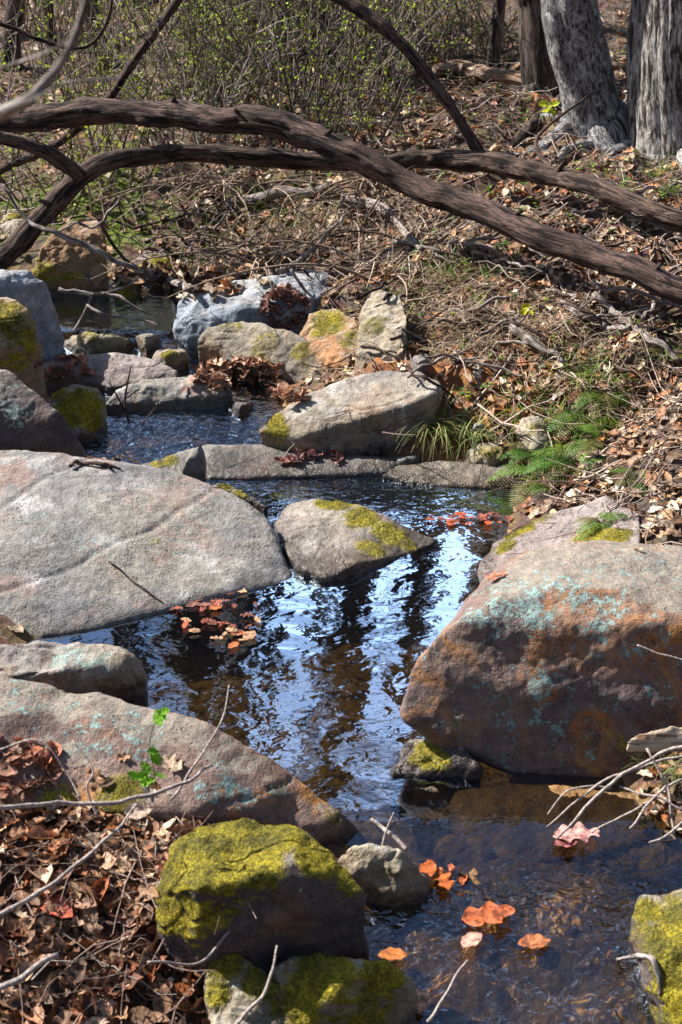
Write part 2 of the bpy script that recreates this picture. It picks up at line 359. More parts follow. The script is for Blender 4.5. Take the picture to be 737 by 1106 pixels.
tr = s.n('ShaderNodeBsdfTransparent'); tr.inputs['Color'].default_value = (.94, .87, .68, 1)
gl = s.n('ShaderNodeBsdfGlossy'); gl.inputs['Roughness'].default_value = .03; gl.inputs['Color'].default_value = (.66, .81, 1, 1); s.L(nb, gl.inputs['Normal'])
mx = s.n('ShaderNodeMixShader'); s.L(fac, mx.inputs[0]); s.L(tr.outputs[0], mx.inputs[1]); s.L(gl.outputs[0], mx.inputs[2])
_w = s
s = NT('split_wood_grain'); m_ = s.n('ShaderNodeMapping'); s.L(s.pos(), m_.inputs['Vector']); m_.inputs['Rotation'].default_value = (0, 0, .1); m_.inputs['Scale'].default_value = (9, 120, 120)
a_ = s.noise(1, 5, .65, m_.outputs[0], .5); c_ = s.mix(s.ramp(a_, .38, .6), (.14, .07, .035, 1), (.62, .50, .37, 1)); c_ = s.mix(s.ramp(s.noise(30, 4), .55, .65), c_, (.42, .24, .13, 1))
M['splitwood'] = s.fin(s.pbr(c_, .8, s.bump(a_, 1., .01))); s = _w
M['water'] = s.fin(mx.outputs[0])

# ------------------------------------------------------------------ setting: ground sheet and water
def axis(lo, hi, step, a, b):
    c = list(np.arange(lo, hi + 1e-6, step)); g = step; l = lo; pre = []
    while l > a: g *= 1.16; l -= g; pre.append(l)
    g = step; h_ = hi; post = []
    while h_ < b: g *= 1.16; h_ += g; post.append(h_)
    return np.array(pre[::-1] + c + post)
gx = axis(-2.6, 2.6, .022, -150, 150); gy = axis(1.0, 7.2, .022, -60, 220)
X, Y = np.meshgrid(gx, gy); Zt = T(X.ravel(), Y.ravel())
dch = chan_dist(X.ravel(), Y.ravel())
nx, ny = len(gx), len(gy)
ii = (np.arange(ny - 1)[:, None] * nx + np.arange(nx - 1)[None]).ravel()
quads = np.stack([ii, ii + 1, ii + nx + 1, ii + nx], 1)
tv = np.stack([X.ravel(), Y.ravel(), Zt], 1)
tintc = np.zeros((len(tv), 3))
for (px, py, r, a) in [(75, 215, .5, 1.), (130, 250, .35, .9), (40, 250, .4, .7), (200, 255, .3, .6), (150, 160, .6, .55), (300, 110, 1.2, .45), (450, 80, 1.2, .55), (200, 80, 1.3, .6), (240, 210, .5, .6), (90, 120, 1., .7), (380, 60, 1.5, .6), (420, 130, .7, .4), (640, 410, .2, .3), (700, 250, .2, .3)]:
    g = G(px, py); tintc[:, 1] = np.maximum(tintc[:, 1], a * np.exp(-((tv[:, :2] - g[:2]) ** 2).sum(1) / r ** 2))
for (px, py, r, a) in [(500, 415, .30, 1.), (530, 430, .22, 1.), (470, 405, .3, .9), (455, 370, .2, .7)]:
    g = G(px, py); tintc[:, 0] = np.maximum(tintc[:, 0], a * np.exp(-((tv[:, :2] - g[:2]) ** 2).sum(1) / r ** 2))
tintc[:, 2] = sstep(.03, -.02, dch)
mb = MB(); mb.add(tv, quads, None, tintc); ground = mb.build('ground', M['soil']); tag(ground, kind='structure')
# water sheet over the channel
wx = np.arange(-4.6, 1.6, .02); wy = np.arange(-1.9, 6.0, .02); X, Y = np.meshgrid(wx, wy); xr, yr = X.ravel(), Y.ravel()
keep = chan_dist(xr, yr) < .12
flow = np.clip(sstep(2.15, 1.95, yr) + .8 * sstep(3.5, 3.7, yr) * sstep(4.3, 4.0, yr) * 1. + .25 * sstep(3.2, 3.5, yr), 0, 1)
pp = np.stack([xr * 5 + yr * 2, yr * 11 + fbm(np.stack([xr * 3, yr * 3, 0 * xr], 1), 2) * 2, 0 * xr], 1)
Zw = Wz(xr, yr) + fbm(pp, 3) * (.0010 + .011 * flow * sstep(2.2, 1.9, yr)) + pn(np.stack([xr * 3, yr * 5, 0 * xr], 1)) * .018 * sstep(2.0, 1.7, yr)
nx, ny = len(wx), len(wy); ii = (np.arange(ny - 1)[:, None] * nx + np.arange(nx - 1)[None]).ravel()
q = np.stack([ii, ii + 1, ii + nx + 1, ii + nx], 1); q = q[keep[q].all(1)]
used = np.unique(q); rm = np.zeros(len(xr), int); rm[used] = np.arange(len(used))
mb = MB(); mb.add(np.stack([xr, yr, Zw], 1)[used], rm[q]); water = mb.build('stream_water', M['water']); tag(water, kind='structure')
a = water.data.attributes.new('flow', 'FLOAT', 'POINT'); a.data.foreach_set('value', flow[used].astype(np.float32))

# ------------------------------------------------------------------ rocks
ROCKV, ROCKF, ROCKN = [], [], 0
def remesh(bm, vox, it):
    me = bpy.data.meshes.new('tmp'); bm.to_mesh(me); bm.free(); o = bpy.data.objects.new('tmp', me); COL.objects.link(o)
    m = o.modifiers.new('r', 'REMESH'); m.mode = 'VOXEL'; m.voxel_size = vox
    dg = bpy.context.evaluated_depsgraph_get(); ev = o.evaluated_get(dg).to_mesh()
    v = np.zeros(len(ev.vertices) * 3, np.float32); ev.vertices.foreach_get('co', v); v = v.reshape(-1, 3).astype(float)
    e = np.zeros(len(ev.edges) * 2, np.int32); ev.edges.foreach_get('vertices', e); e = e.reshape(-1, 2)
    f = np.array([list(p.vertices) for p in ev.polygons if len(p.vertices) == 4]); f3 = np.array([list(p.vertices) for p in ev.polygons if len(p.vertices) == 3])
    bpy.data.objects.remove(o); bpy.data.meshes.remove(me)
    deg = np.bincount(e.ravel(), minlength=len(v)).astype(float)[:, None]
    for _ in range(it):
        s_ = np.zeros_like(v)
        for k in range(3): s_[:, k] = np.bincount(e[:, 0], v[e[:, 1], k], len(v)) + np.bincount(e[:, 1], v[e[:, 0], k], len(v))
        v = v * .4 + .6 * s_ / deg
    return v, f, f3
def normals(v, f, f3=None):
    n = np.zeros_like(v); fn = np.cross(v[f[:, 2]] - v[f[:, 0]], v[f[:, 3]] - v[f[:, 1]])
    for k in range(4):
        for c in range(3): n[:, c] += np.bincount(f[:, k], fn[:, c], len(v))
    return n / (np.linalg.norm(n, axis=1)[:, None] + 1e-12), fn
_rs = [0]
def rock(name, label, pts, mat, base=-.13, extra=(), moss=(), lichen=(), disp=.05, rnd=.05, group=None, flare=.0, cat='boulder', fuzz=1., wetz=.02, res=120, shift=(0, 0, 0)):
    """pts: (photo x, photo y, height) of the corners and ridges one sees; each is also dropped to the base. extra: not dropped."""
    global ROCKN
    _rs[0] += 1; sd = _rs[0] * 3.71
    P = np.array([Pz(a, b, z) for a, b, z in pts]) + np.array(shift); c = P.mean(0)
    D = P.copy(); D[:, 2] = base; D[:, :2] = c[:2] + (D[:, :2] - c[:2]) * (1 + flare)
    E = [Pz(a, b, z) for a, b, z in extra]
    A = np.vstack([P, D] + ([np.array(E) + np.array(shift)] if len(E) else []))
    size = (A.max(0) - A.min(0)).max()
    A = c + (A - c) * (1 + rnd * .55)
    bm = bmesh.new()
    for p in A: bm.verts.new(p)
    r = bmesh.ops.convex_hull(bm, input=bm.verts)
    dead = [g for g in r['geom_interior'] if isinstance(g, bmesh.types.BMVert)]
    if dead: bmesh.ops.delete(bm, geom=dead, context='VERTS')
    loose = [q_ for q_ in bm.verts if not q_.link_faces]
    if loose: bmesh.ops.delete(bm, geom=loose, context='VERTS')
    vox = max(.0035, size / res)
    v, f, f3 = remesh(bm, vox, max(9, int((rnd * size / vox) ** 2 * .55)))
    nrm, _ = normals(v, f)
    q = v / size
    dsp = disp * size
    # broad bulges, planar chipping and layered cracks
    b1 = fbm(q * 2.2 + sd, 3); ch = np.abs(pn(q * np.array([4.5, 4.5, 6]) + sd * 2)); cr = pn(q * np.array([2.6, 2.6, 9]) + sd + .6 * b1[:, None])
    crack = -np.clip(.05 - np.abs(cr), 0, 1) / .05 * sstep(.0, .25, pn(q * 1.7 + sd * 3))
    v = v + nrm * (dsp * (.75 * b1 - .45 * ch + .22 + .25 * fbm(q * 9 + sd, 3)) + dsp * .22 * crack)[:, None]
    v = v + nrm * (fbm(v * 60 + sd, 3) * .0012)[:, None]
    nrm, fn = normals(v, f)
    bv = BVHTree.FromPolygons([tuple(k) for k in v], [tuple(int(j) for j in k) for k in f])
    def blob(spec):
        w_ = np.zeros(len(v))
        for (px, py, rp, a) in spec:
            d = Vector(ray(px, py)).normalized(); hit = bv.ray_cast(Vector((0, 0, H_CAM)), d)[0]
            if hit is None: hit = bv.find_nearest(Vector(Pz(px, py, c[2])))[0]
            h = np.array(hit); rr = rp * mpp(h); w_ = np.maximum(w_, a * sstep(1.3, .35, np.linalg.norm(v - h, axis=1) / rr))
        return w_
    ms = blob(moss) * sstep(-.35, .3, nrm[:, 2]); li = blob(lichen)
    wl = Wz(v[:, 0], v[:, 1]); wt = sstep(wetz + .035, wetz, v[:, 2] - wl + fbm(v * 9, 2) * .012) * .9
    org = [float(c[0]), float(c[1]), float(v[:, 2].min())]
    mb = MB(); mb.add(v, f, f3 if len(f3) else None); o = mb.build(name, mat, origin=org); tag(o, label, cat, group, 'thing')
    for nm, arr in (('moss', ms), ('lichen', li), ('wet', wt), ('top_light', sstep(.78, .97, nrm[:, 2]))):  # the last mask paints lit tops by upward normal
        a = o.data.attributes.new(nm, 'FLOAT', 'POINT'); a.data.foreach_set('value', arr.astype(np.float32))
    ROCKV.append(v); ROCKF.append(f + ROCKN); ROCKN += len(v)
    if ms.max() > .25 and fuzz:
        fm = ms[f].mean(1); ctr = v[f].mean(1); nz = fbm(ctr * 22 + 5, 3)
        fm = sstep(.25, .95, fm + nz * .5) ; area = np.linalg.norm(fn, axis=1) / 2
        per = mpp(c) ; want = fm * area / (per * 1.5) ** 2 * 1.2 * fuzz
        want = want * min(1, 18000 / max(1, want.sum()))
        cnt = rng.poisson(want); idx = np.repeat(np.arange(len(f)), cnt); k = len(idx)
        if k > 30:
            a_, b_ = rng.random(k)[:, None], rng.random(k)[:, None]; qd = v[f[idx]]
            p = (qd[:, 0] * (1 - a_) + qd[:, 1] * a_) * (1 - b_) + (qd[:, 3] * (1 - a_) + qd[:, 2] * a_) * b_
            nn = nrm[f[idx, 0]] + rng.normal(size=(k, 3)) * .55; nn /= np.linalg.norm(nn, axis=1)[:, None]
            tt = np.cross(nn, rng.normal(size=(k, 3))); tt /= np.linalg.norm(tt, axis=1)[:, None]
            hh = (per * rng.uniform(.5, 1.6, k))[:, None]; ww = hh * .4
            vv = np.stack([p - tt * ww - nn * .001, p + tt * ww - nn * .001, p + nn * hh], 1).reshape(-1, 3)
            g = rng.random(k); n2 = sstep(-.3, .4, fbm(p * 12, 3))[:, None]
            cc = (np.array([.14, .135, .012]) * (1 - n2) + np.array([.40, .32, .018]) * n2) * (.55 + .9 * g[:, None])
            m2 = MB(); m2.add(vv, None, np.arange(3 * k).reshape(-1, 3), np.repeat(cc, 3, 0)); tag(m2.build('moss', M['mossfuzz'], o), kind='stuff')
    return o

SM = [(0, 0)]
# --- main pool
rock('flat_rock', 'broad pale grey slab filling the left bank beside the main pool',
     [(-330, 500, .12), (-100, 484, .20), (0, 484, .19), (60, 487, .18), (130, 496, .165), (190, 509, .14), (250, 531, .11), (290, 560, .07), (303, 595, .04), (319, 624, .0), (300, 637, -.01), (250, 632, .02), (190, 645, .01), (100, 680, .0), (0, 698, -.01), (-200, 740, -.02), (80, 570, .11), (150, 610, .05), (-120, 640, .08), (-40, 560, .13)],
     M['slab'], base=-.10, res=200, wetz=-.012, disp=.014, rnd=.01, cat='rock slab', lichen=[(100, 590, 30, .8), (60, 560, 25, .6), (200, 600, 25, .5)], moss=[(165, 580, 18, .35)])
rock('boulder', 'massive purple brown boulder with turquoise lichen overhanging the pool on the right',
     [(437, 752, .135), (445, 725, .18), (468, 690, .24), (500, 668, .28), (535, 652, .30), (600, 634, .325), (640, 632, .33), (700, 650, .31), (760, 672, .30), (540, 618, .24), (575, 600, .27), (640, 588, .30), (700, 588, .31), (780, 590, .31), (860, 640, .3), (880, 700, .25)],
     M['purple'], base=.10, extra=[(438, 768, .11), (470, 798, .05), (530, 828, -.01), (590, 852, -.03), (650, 856, -.03), (700, 835, .0), (760, 815, .0), (860, 790, .0), (640, 760, -.1), (800, 740, -.1), (540, 770, -.08)],
     disp=.028, rnd=.02, lichen=[(600, 720, 190, .52), (740, 720, 100, .5), (560, 640, 90, .75), (680, 610, 80, .6), (585, 740, 20, 1.5), (530, 700, 30, .8), (640, 700, 34, .8), (600, 770, 40, .8), (540, 780, 28, .7), (650, 660, 34, 1), (570, 650, 50, 1.1), (530, 665, 40, 1.), (700, 700, 30, .7), (620, 640, 30, 1.1), (480, 700, 25, .8), (700, 740, 25, .7), (640, 800, 30, .6)],
     moss=[(665, 805, 20, .45)], wetz=-.02, res=150)
rock('flat_rock', 'pinkish flat slab sloping into the pool behind the massive lichened boulder',
     [(515, 612, .015), (516, 630, -.02), (530, 648, .0), (535, 585, .04), (575, 560, .085), (620, 545, .125), (655, 538, .145), (690, 556, .15), (690, 600, .15), (600, 620, .07)],
     M['pink'], base=-.12, disp=.04, rnd=.03, cat='rock slab', moss=[(560, 572, 24, 1.), (583, 556, 20, .9), (545, 590, 16, .9), (640, 580, 30, .9), (665, 577, 24, .9)])
rock('boulder', 'low grey rock in the middle of the pool with dark moss on its right slope',
     [(299, 566, .03), (312, 546, .045), (345, 538, .06), (390, 548, .055), (425, 563, .04), (458, 577, .01), (484, 588, -.012), (440, 602, -.02), (405, 604, .01), (380, 611, .025), (354, 624, .015), (350, 627, -.02), (322, 612, .02), (305, 590, .025)],
     M['grey'], base=-.13, res=150, disp=.03, rnd=.014, moss=[(355, 543, 20, 1.), (390, 557, 26, 1.), (420, 575, 26, .9), (400, 592, 20, .8), (370, 545, 18, 1.), (440, 588, 16, .8)], fuzz=.7)
rock('boulder', 'small blotched lichen rock tucked between the two big left slabs',
     [(-120, 700, .10), (0, 695, .10), (60, 690, .10), (110, 697, .09), (145, 712, .07), (157, 728, .04), (158, 748, -.01), (120, 752, .0), (0, 735, .05), (-100, 740, .06), (60, 725, .08)],
     M['grey'], base=-.12, disp=.05, rnd=.03, lichen=[(75, 712, 28, 1.2), (110, 715, 22, 1.1), (120, 725, 14, 1.)])
rock('flat_rock', 'long lichen spotted slab slanting down into the pool at lower left',
     [(-160, 722, .22), (0, 728, .22), (60, 733, .215), (120, 747, .20), (170, 767, .185), (215, 790, .16), (260, 808, .13), (325, 845, .08), (372, 875, .04), (408, 908, -.03), (395, 918, -.05), (340, 905, .02), (250, 880, .08), (170, 860, .1), (-100, 860, .12), (-100, 775, .2), (0, 768, .2), (100, 772, .19)],
     M['purple'], base=-.14, disp=.035, rnd=.025, cat='rock slab', lichen=[(110, 795, 40, 1.), (150, 790, 40, 1.), (80, 800, 26, .8), (240, 845, 36, 1.1), (262, 862, 26, 1.), (60, 775, 40, .7), (20, 770, 30, .6), (300, 850, 20, .6), (30, 740, 30, .8)], moss=[(358, 885, 18, .5), (130, 862, 40, .8), (60, 880, 40, .7)], fuzz=.5)
rock('boulder', 'rounded yellow mossy boulder with dark bare right side in the lower foreground',
     [(178, 960, .14), (184, 912, .17), (215, 886, .19), (268, 884, .19), (325, 902, .175), (368, 935, .15), (392, 965, .12), (397, 985, .08), (392, 1012, .02), (380, 1030, -.03), (330, 1042, -.02), (270, 1044, .0), (215, 1034, .03), (188, 1000, .08), (215, 960, .18), (300, 945, .18)],
     M['dark'], base=-.16, disp=.05, rnd=.05, moss=[(190, 980, 50, 1.1), (250, 895, 60, 1.3), (340, 905, 40, 1.2), (200, 940, 55, 1.3), (230, 910, 60, 1.3), (290, 905, 50, 1.2), (340, 925, 36, 1.1), (375, 950, 26, .9), (230, 970, 50, 1.), (200, 1000, 40, .8), (270, 930, 50, 1.1), (300, 1020, 30, .35)], lichen=[(326, 965, 10, 1.), (350, 1000, 20, .4)])
rock('rock', 'small pale cream rock at the water edge right of the mossy boulder',
     [(364, 930, .02), (372, 916, .05), (400, 912, .06), (440, 918, .05), (458, 940, .02), (460, 958, -.04), (420, 970, -.05), (395, 972, -.04), (375, 955, -.01), (430, 940, .04)],
     M['tan'], base=-.2, disp=.07, rnd=.035, cat='rock', moss=[(410, 955, 16, .4)])
rock('rock', 'narrow green mossy rock at the bottom edge, left of its rounder neighbour',
     [(224, 1050, .03), (232, 1026, .05), (262, 1030, .05), (300, 1062, .02), (330, 1095, -.02), (330, 1130, -.05), (240, 1130, -.02), (222, 1090, .0)],
     M['tan'], base=-.2, disp=.06, rnd=.045, cat='rock', moss=[(245, 1040, 30, 1.), (280, 1060, 30, .9), (235, 1070, 24, .8), (310, 1085, 22, .8)])
rock('rock', 'round green mossy rock at the bottom edge beside the dark rapids',
     [(300, 1050, .02), (320, 1038, .035), (365, 1036, .04), (415, 1040, .03), (443, 1060, -.01), (446, 1090, -.06), (420, 1130, -.09), (310, 1130, -.04), (295, 1075, .0), (370, 1065, .04)],
     M['tan'], base=-.24, disp=.06, rnd=.05, cat='rock', moss=[(350, 1050, 50, 1.), (410, 1055, 36, 1.), (330, 1085, 40, .9), (400, 1090, 40, .9), (370, 1100, 40, .9)])
rock('boulder', 'mossy rock on the right edge beside the lowest rapids',
     [(684, 990, .02), (690, 965, .04), (737, 958, .06), (800, 960, .07), (840, 1000, .05), (720, 1060, -.01), (700, 1040, .0), (730, 1110, -.06), (800, 1130, -.05), (740, 1010, .05)],
     M['dark'], base=-.22, disp=.06, rnd=.04, moss=[(720, 1000, 60, .8), (725, 1070, 60, .9), (700, 985, 24, 1.), (710, 1010, 26, .9), (722, 1060, 28, 1.1), (730, 1090, 26, 1.1), (735, 965, 24, .6)])
rock('rock', 'small wedge rock with bright moss half under the massive lichened boulder',
     [(422, 838, .0), (435, 805, .035), (460, 792, .05), (490, 800, .05), (520, 830, .02), (500, 852, -.03), (440, 853, -.03), (425, 848, -.03)],
     M['dark'], base=-.15, disp=.06, rnd=.04, cat='rock', moss=[(462, 815, 20, 1.2), (475, 822, 14, 1.1), (450, 818, 12, .8)])
rock('rock', 'small orange stone standing in the water under the massive boulder',
     [(441, 856, -.01), (448, 848, .005), (470, 847, .01), (477, 856, .0), (465, 862, -.02), (445, 861, -.02)], M['orange'], base=-.12, disp=.05, rnd=.05, cat='stone')
rock('flat_rock', 'smooth brown slab just under the water below the massive boulder',
     [(478, 888, -.05), (496, 864, -.04), (560, 856, -.03), (640, 862, -.02), (700, 870, -.02), (720, 905, -.04), (640, 936, -.07), (560, 944, -.08), (505, 922, -.075), (560, 895, -.045)],
     M['bed'], base=-.2, disp=.03, rnd=.03, cat='rock slab', wetz=.02, shift=(0, 0, .024))
rock('flat_rock', 'broad wet streambed slab under the lowest rapids',
     [(470, 960, -.075), (540, 940, -.075), (640, 950, -.07), (690, 985, -.09), (700, 1040, -.12), (620, 1050, -.13), (480, 1030, -.13), (430, 1000, -.12)],
     M['bed'], base=-.3, disp=.05, rnd=.03, cat='rock slab', wetz=.08, shift=(0, 0, .038))
rock('flat_rock', 'lowest wet slab at the bottom edge with water sheeting over it',
     [(430, 1060, -.14), (520, 1040, -.13), (640, 1050, -.13), (710, 1090, -.15), (720, 1180, -.2), (420, 1180, -.2)], M['bed'], base=-.34, disp=.05, rnd=.03, cat='rock slab', wetz=.08, shift=(0, 0, .064))
for lab, px, py, r_ in [('flat yellowish stone under clear water beside the orange leaves', 505, 918, 34), ('second yellowish bed stone right of the pale cream rock', 478, 905, 20), ('flat tan bed stone at the foot of the brown slab', 540, 942, 30), ('small brown bed stone in shallow water above the cream rock', 470, 880, 22),
                        ('flat ochre stone beside the right mossy rock', 650, 945, 34), ('amber bed stone seen through the rapids near the pale pink leaf', 545, 1045, 46), ('flat golden bed stone left of the right edge rock in the rapids', 640, 1000, 52), ('rounded amber bed stone at the bottom of the rapids', 600, 1085, 50), ('dull gold bed stone under the water beside the small left leaf', 470, 1015, 34),
                        ('long ochre shelf stone reaching the right edge', 705, 930, 40)]:
    z = -.062
    g = Pz(px, py, -.05); z = float(Wz(g[0], g[1])) - (.026 if py > 990 else .020)
    rock('stone', lab, [(px - r_, py, z), (px - r_ * .6, py - r_ * .45, z + .012), (px + r_ * .5, py - r_ * .5, z + .015), (px + r_, py, z), (px + r_ * .4, py + r_ * .45, z - .01), (px - r_ * .5, py + r_ * .4, z - .01)], M['bed'], base=-.26, disp=.06, rnd=.06, cat='stone', wetz=.05)
# --- ledges between the pools
rock('flat_rock', 'long pale ledge between the upper water and the main pool',
     [(150, 500, .022), (185, 489, .034), (222, 483, .038), (300, 479, .038), (370, 486, .036), (430, 497, .030), (425, 510, .010), (330, 514, .008), (270, 513, .008), (215, 517, .004), (168, 512, .008)],
     M['slab'], base=-.12, res=170, disp=.018, rnd=.01, cat='rock slab', moss=[(185, 497, 12, .9), (170, 502, 10, .9)])
rock('flat_rock', 'thin upright shard of rock leaning at the left end of the pale ledge',
     [(195, 508, .06), (205, 488, .11), (218, 476, .15), (221, 482, .13), (222, 505, .05), (210, 512, .04)], M['slab'], base=-.05, disp=.03, rnd=.02, cat='rock slab', fuzz=0)
rock('flat_rock', 'flat grey ledge at the far right end of the main pool',
     [(412, 512, .015), (430, 501, .028), (480, 497, .034), (535, 499, .036), (580, 508, .034), (562, 527, .003), (500, 526, .003), (436, 520, .004)], M['grey'], base=-.12, res=150, disp=.02, rnd=.012, cat='rock slab')
rock('flat_rock', 'mossy dark shelf below the far side of the big left slab',
     [(225, 525, .05), (245, 520, .055), (275, 535, .04), (290, 548, .02), (280, 556, -.01), (240, 545, .0)], M['dark'], base=-.1, disp=.04, rnd=.03, cat='rock slab', moss=[(245, 524, 14, 1.1), (262, 531, 12, 1.)])
# --- upper boulders
rock('boulder', 'tilted flat topped boulder with dark shaded front above the pale ledge',
     [(275, 464, .09), (292, 448, .125), (330, 428, .16), (375, 408, .19), (415, 398, .205), (455, 402, .205), (474, 413, .195), (474, 424, .185), (440, 438, .165), (380, 456, .13), (320, 472, .085)],
     M['grey'], base=-.02, flare=-.12, extra=[(300, 479, .05), (390, 480, .05)], disp=.028, rnd=.016, moss=[(284, 460, 16, 1.2), (298, 455, 14, 1.), (290, 470, 10, .9)])
rock('boulder', 'tan speckled boulder leaning in front of the blue grey one',
     [(213, 368, .15), (226, 352, .19), (262, 347, .205), (310, 358, .205), (350, 377, .18), (381, 403, .13), (364, 421, .08), (310, 416, .06), (260, 399, .065), (216, 383, .10)],
     M['speckled'], base=.0, disp=.04, rnd=.05, moss=[(285, 370, 30, .5), (250, 352, 20, .45), (330, 385, 25, .45)])
rock('boulder', 'blue grey double humped boulder above the tan speckled one',
     [(193, 362, .14), (196, 338, .20), (215, 322, .24), (245, 320, .245), (265, 312, .24), (290, 303, .275), (335, 295, .29), (360, 300, .28), (364, 318, .24), (330, 340, .22), (215, 388, .07), (198, 380, .08), (260, 345, .22)],
     M['blue'], base=.0, disp=.06, rnd=.025, shift=(-.01, .10, .0), lichen=[(240, 335, 30, .5)])
rock('boulder', 'brown mossy boulder wedged behind the tan speckled one',
     [(325, 360, .20), (335, 338, .25), (360, 332, .27), (385, 345, .26), (392, 375, .21), (370, 395, .16), (340, 385, .16)], M['orange'], base=.05, disp=.06, rnd=.05, moss=[(355, 350, 28, .8), (380, 365, 20, .6)])
rock('boulder', 'upright tan boulder set in the foot of the right bank',
     [(384, 380, .21), (392, 335, .29), (405, 315, .33), (430, 316, .34), (440, 340, .31), (436, 378, .24), (420, 402, .17), (392, 400, .17)], M['tan'], base=.08, disp=.06, rnd=.04, moss=[(405, 350, 22, .5)])
rock('flat_rock', 'flat pinkish grey slab awash left of the tan speckled boulder',
     [(45, 395, .11), (62, 384, .13), (110, 380, .135), (160, 386, .12), (192, 400, .10), (190, 413, .07), (120, 418, .07), (60, 410, .07), (44, 404, .08)], M['pink'], base=.0, disp=.03, rnd=.03, cat='rock slab', lichen=[(95, 390, 16, .7)])
rock('flat_rock', 'rounded low slab just in front of the flat pinkish grey one',
     [(112, 438, .075), (128, 422, .105), (165, 408, .125), (205, 403, .13), (240, 410, .12), (250, 425, .09), (240, 440, .05), (180, 447, .04), (130, 445, .05)], M['slab'], base=-.02, disp=.04, rnd=.04, cat='rock slab')
rock('rock', 'small rock capped with bright moss beside the dark left boulder',
     [(49, 445, .10), (56, 424, .14), (80, 413, .16), (105, 420, .15), (114, 445, .10), (108, 466, .05), (75, 472, .05), (52, 462, .06)], M['grey'], base=-.02, disp=.06, rnd=.05, cat='rock', moss=[(85, 440, 30, 1.2), (70, 455, 20, 1.), (100, 455, 16, 1.), (65, 425, 15, .8)])
rock('boulder', 'dark purple boulder at the left edge above the big pale slab',
     [(-70, 440, .26), (-20, 398, .33), (8, 400, .33), (35, 422, .29), (60, 448, .24), (85, 476, .17), (92, 490, .12), (40, 495, .12), (-60, 495, .14)], M['dark'], base=.0, disp=.04, rnd=.03, lichen=[(5, 425, 20, .9), (20, 450, 22, .8)])
rock('boulder', 'mossy orange boulder at the left edge above the dark purple one',
     [(-60, 380, .30), (-30, 322, .40), (8, 320, .40), (30, 335, .37), (45, 372, .28), (44, 392, .2), (10, 398, .2), (-50, 400, .2)], M['orange'], base=.0, disp=.05, rnd=.04, moss=[(5, 340, 30, .8), (25, 365, 24, .8), (15, 390, 24, .8), (35, 350, 20, .6)])
rock('boulder', 'blue grey boulder with dark right face at the left edge of the upper pool',
     [(-50, 330, .36), (0, 305, .38), (28, 303, .38), (48, 318, .34), (62, 345, .25), (68, 365, .18), (55, 380, .12), (20, 372, .2), (-40, 380, .2)], M['blue'], base=.02, disp=.045, rnd=.025, shift=(-.02, .12, 0))
rock('boulder', 'orange grey boulder with mossy foot standing behind the upper pool',
     [(36, 300, .15), (45, 270, .25), (65, 245, .33), (90, 234, .36), (108, 240, .34), (115, 265, .28), (116, 300, .15), (80, 312, .10), (45, 308, .11)], M['orange'], base=.0, disp=.05, rnd=.04, moss=[(50, 300, 20, 1.), (75, 302, 22, .8), (40, 285, 12, .6)])
small = [
 ('mossy stone at the head of the upper pool under crossing twigs', 136, 314, 20, 12, .18, 'tan', 1.),
 ('small mossy stone between the flat slabs and the blue grey boulder', 182, 385, 20, 7, .16, 'grey', .8),
 ('small bare stone standing in the upper pool', 159, 364, 14, 4, .14, 'grey', 0),
 ('low wet stone spread across the upper pool', 105, 366, 38, 4, .12, 'tan', .5),
 ('grey stone half buried in the bank above the ferns', 578, 463, 20, 18, .28, 'tan', .4),
 ('low brown stone at the water edge left of the ferns', 530, 490, 26, 12, .12, 'tan', .5),
 ('white flat pebble on the shingle left of the flat grey ledge', 436, 497, 26, 6, .09, 'slab', 0),
 ('cream pebble on the pale ledge, biggest of the shingle', 362, 484, 18, 9, .10, 'tan', 0),
 ('tan pebble beside the biggest shingle pebble', 336, 488, 14, 6, .09, 'orange', 0),
 ('brown stone at the foot of the tilted flat topped boulder', 405, 484, 15, 7, .10, 'dark', 0),
 ('small rust stone between the tilted boulder and the bank', 425, 470, 14, 8, .13, 'orange', 0),
 ('grey stone in the leaf drift right of the upright tan boulder', 455, 392, 14, 9, .22, 'grey', 0),
 ('pale stone beside the grass tuft on the bank', 516, 462, 13, 8, .18, 'slab', 0),
 ('tiny tan stone in front of the leaf drift', 205, 348 + 75, 10, 6, .09, 'tan', 0),
 ('dark stone between the rounded low slab and the leaf drift', 262, 440, 14, 8, .10, 'dark', 0),
 ('yellow green stone behind the orange grey boulder', 20, 240, 22, 13, .42, 'tan', 1.),
 ('dark mossy stone behind the upper pool, right of the orange grey boulder', 170, 285, 26, 14, .3, 'dark', .8)]
for lab, px, py, rx, ry, z, m_, mo in small:
    g = G(px, py); z = max(g[2] + .02, float(Wz(g[0], g[1])) + .03)
    pts = [(px + rx * math.cos(a) * random.uniform(.85, 1.1), py + ry * math.sin(a) * random.uniform(.8, 1.1), z - .03) for a in np.arange(0, 6.2, .8)] + [(px + rx * .4 * math.cos(a), py - ry * .5 + ry * .3 * math.sin(a), z + .005) for a in (0, 2, 4)]
    rock('stone', lab, pts, M[m_], base=z - .10, disp=.07, rnd=.07, cat='stone', flare=.15, moss=[(px, py - ry * .3, rx, mo)] if mo else ())
rv, rf = np.vstack(ROCKV), np.vstack(ROCKF)
tq = quads[(np.abs(tv[quads[:, 0], 0]) < 10) & (tv[quads[:, 0], 1] < 21) & (tv[quads[:, 0], 1] > 0)]
BV = BVHTree.FromPolygons([tuple(k) for k in np.vstack([rv, tv])], [tuple(k) for k in rf.tolist()] + [tuple(k) for k in (tq + len(rv)).tolist()])
NRF = len(rf)
def drop(x, y, z=3.):
    h, n, i, d = BV.ray_cast(Vector((x, y, z)), Vector((0, 0, -1)))
    if h is None: return np.array([x, y, T1(x, y)]), np.array([0, 0, 1.]), False
    n = np.array(n); n = n if n[2] > 0 else -n
    return np.array(h), n, i < NRF
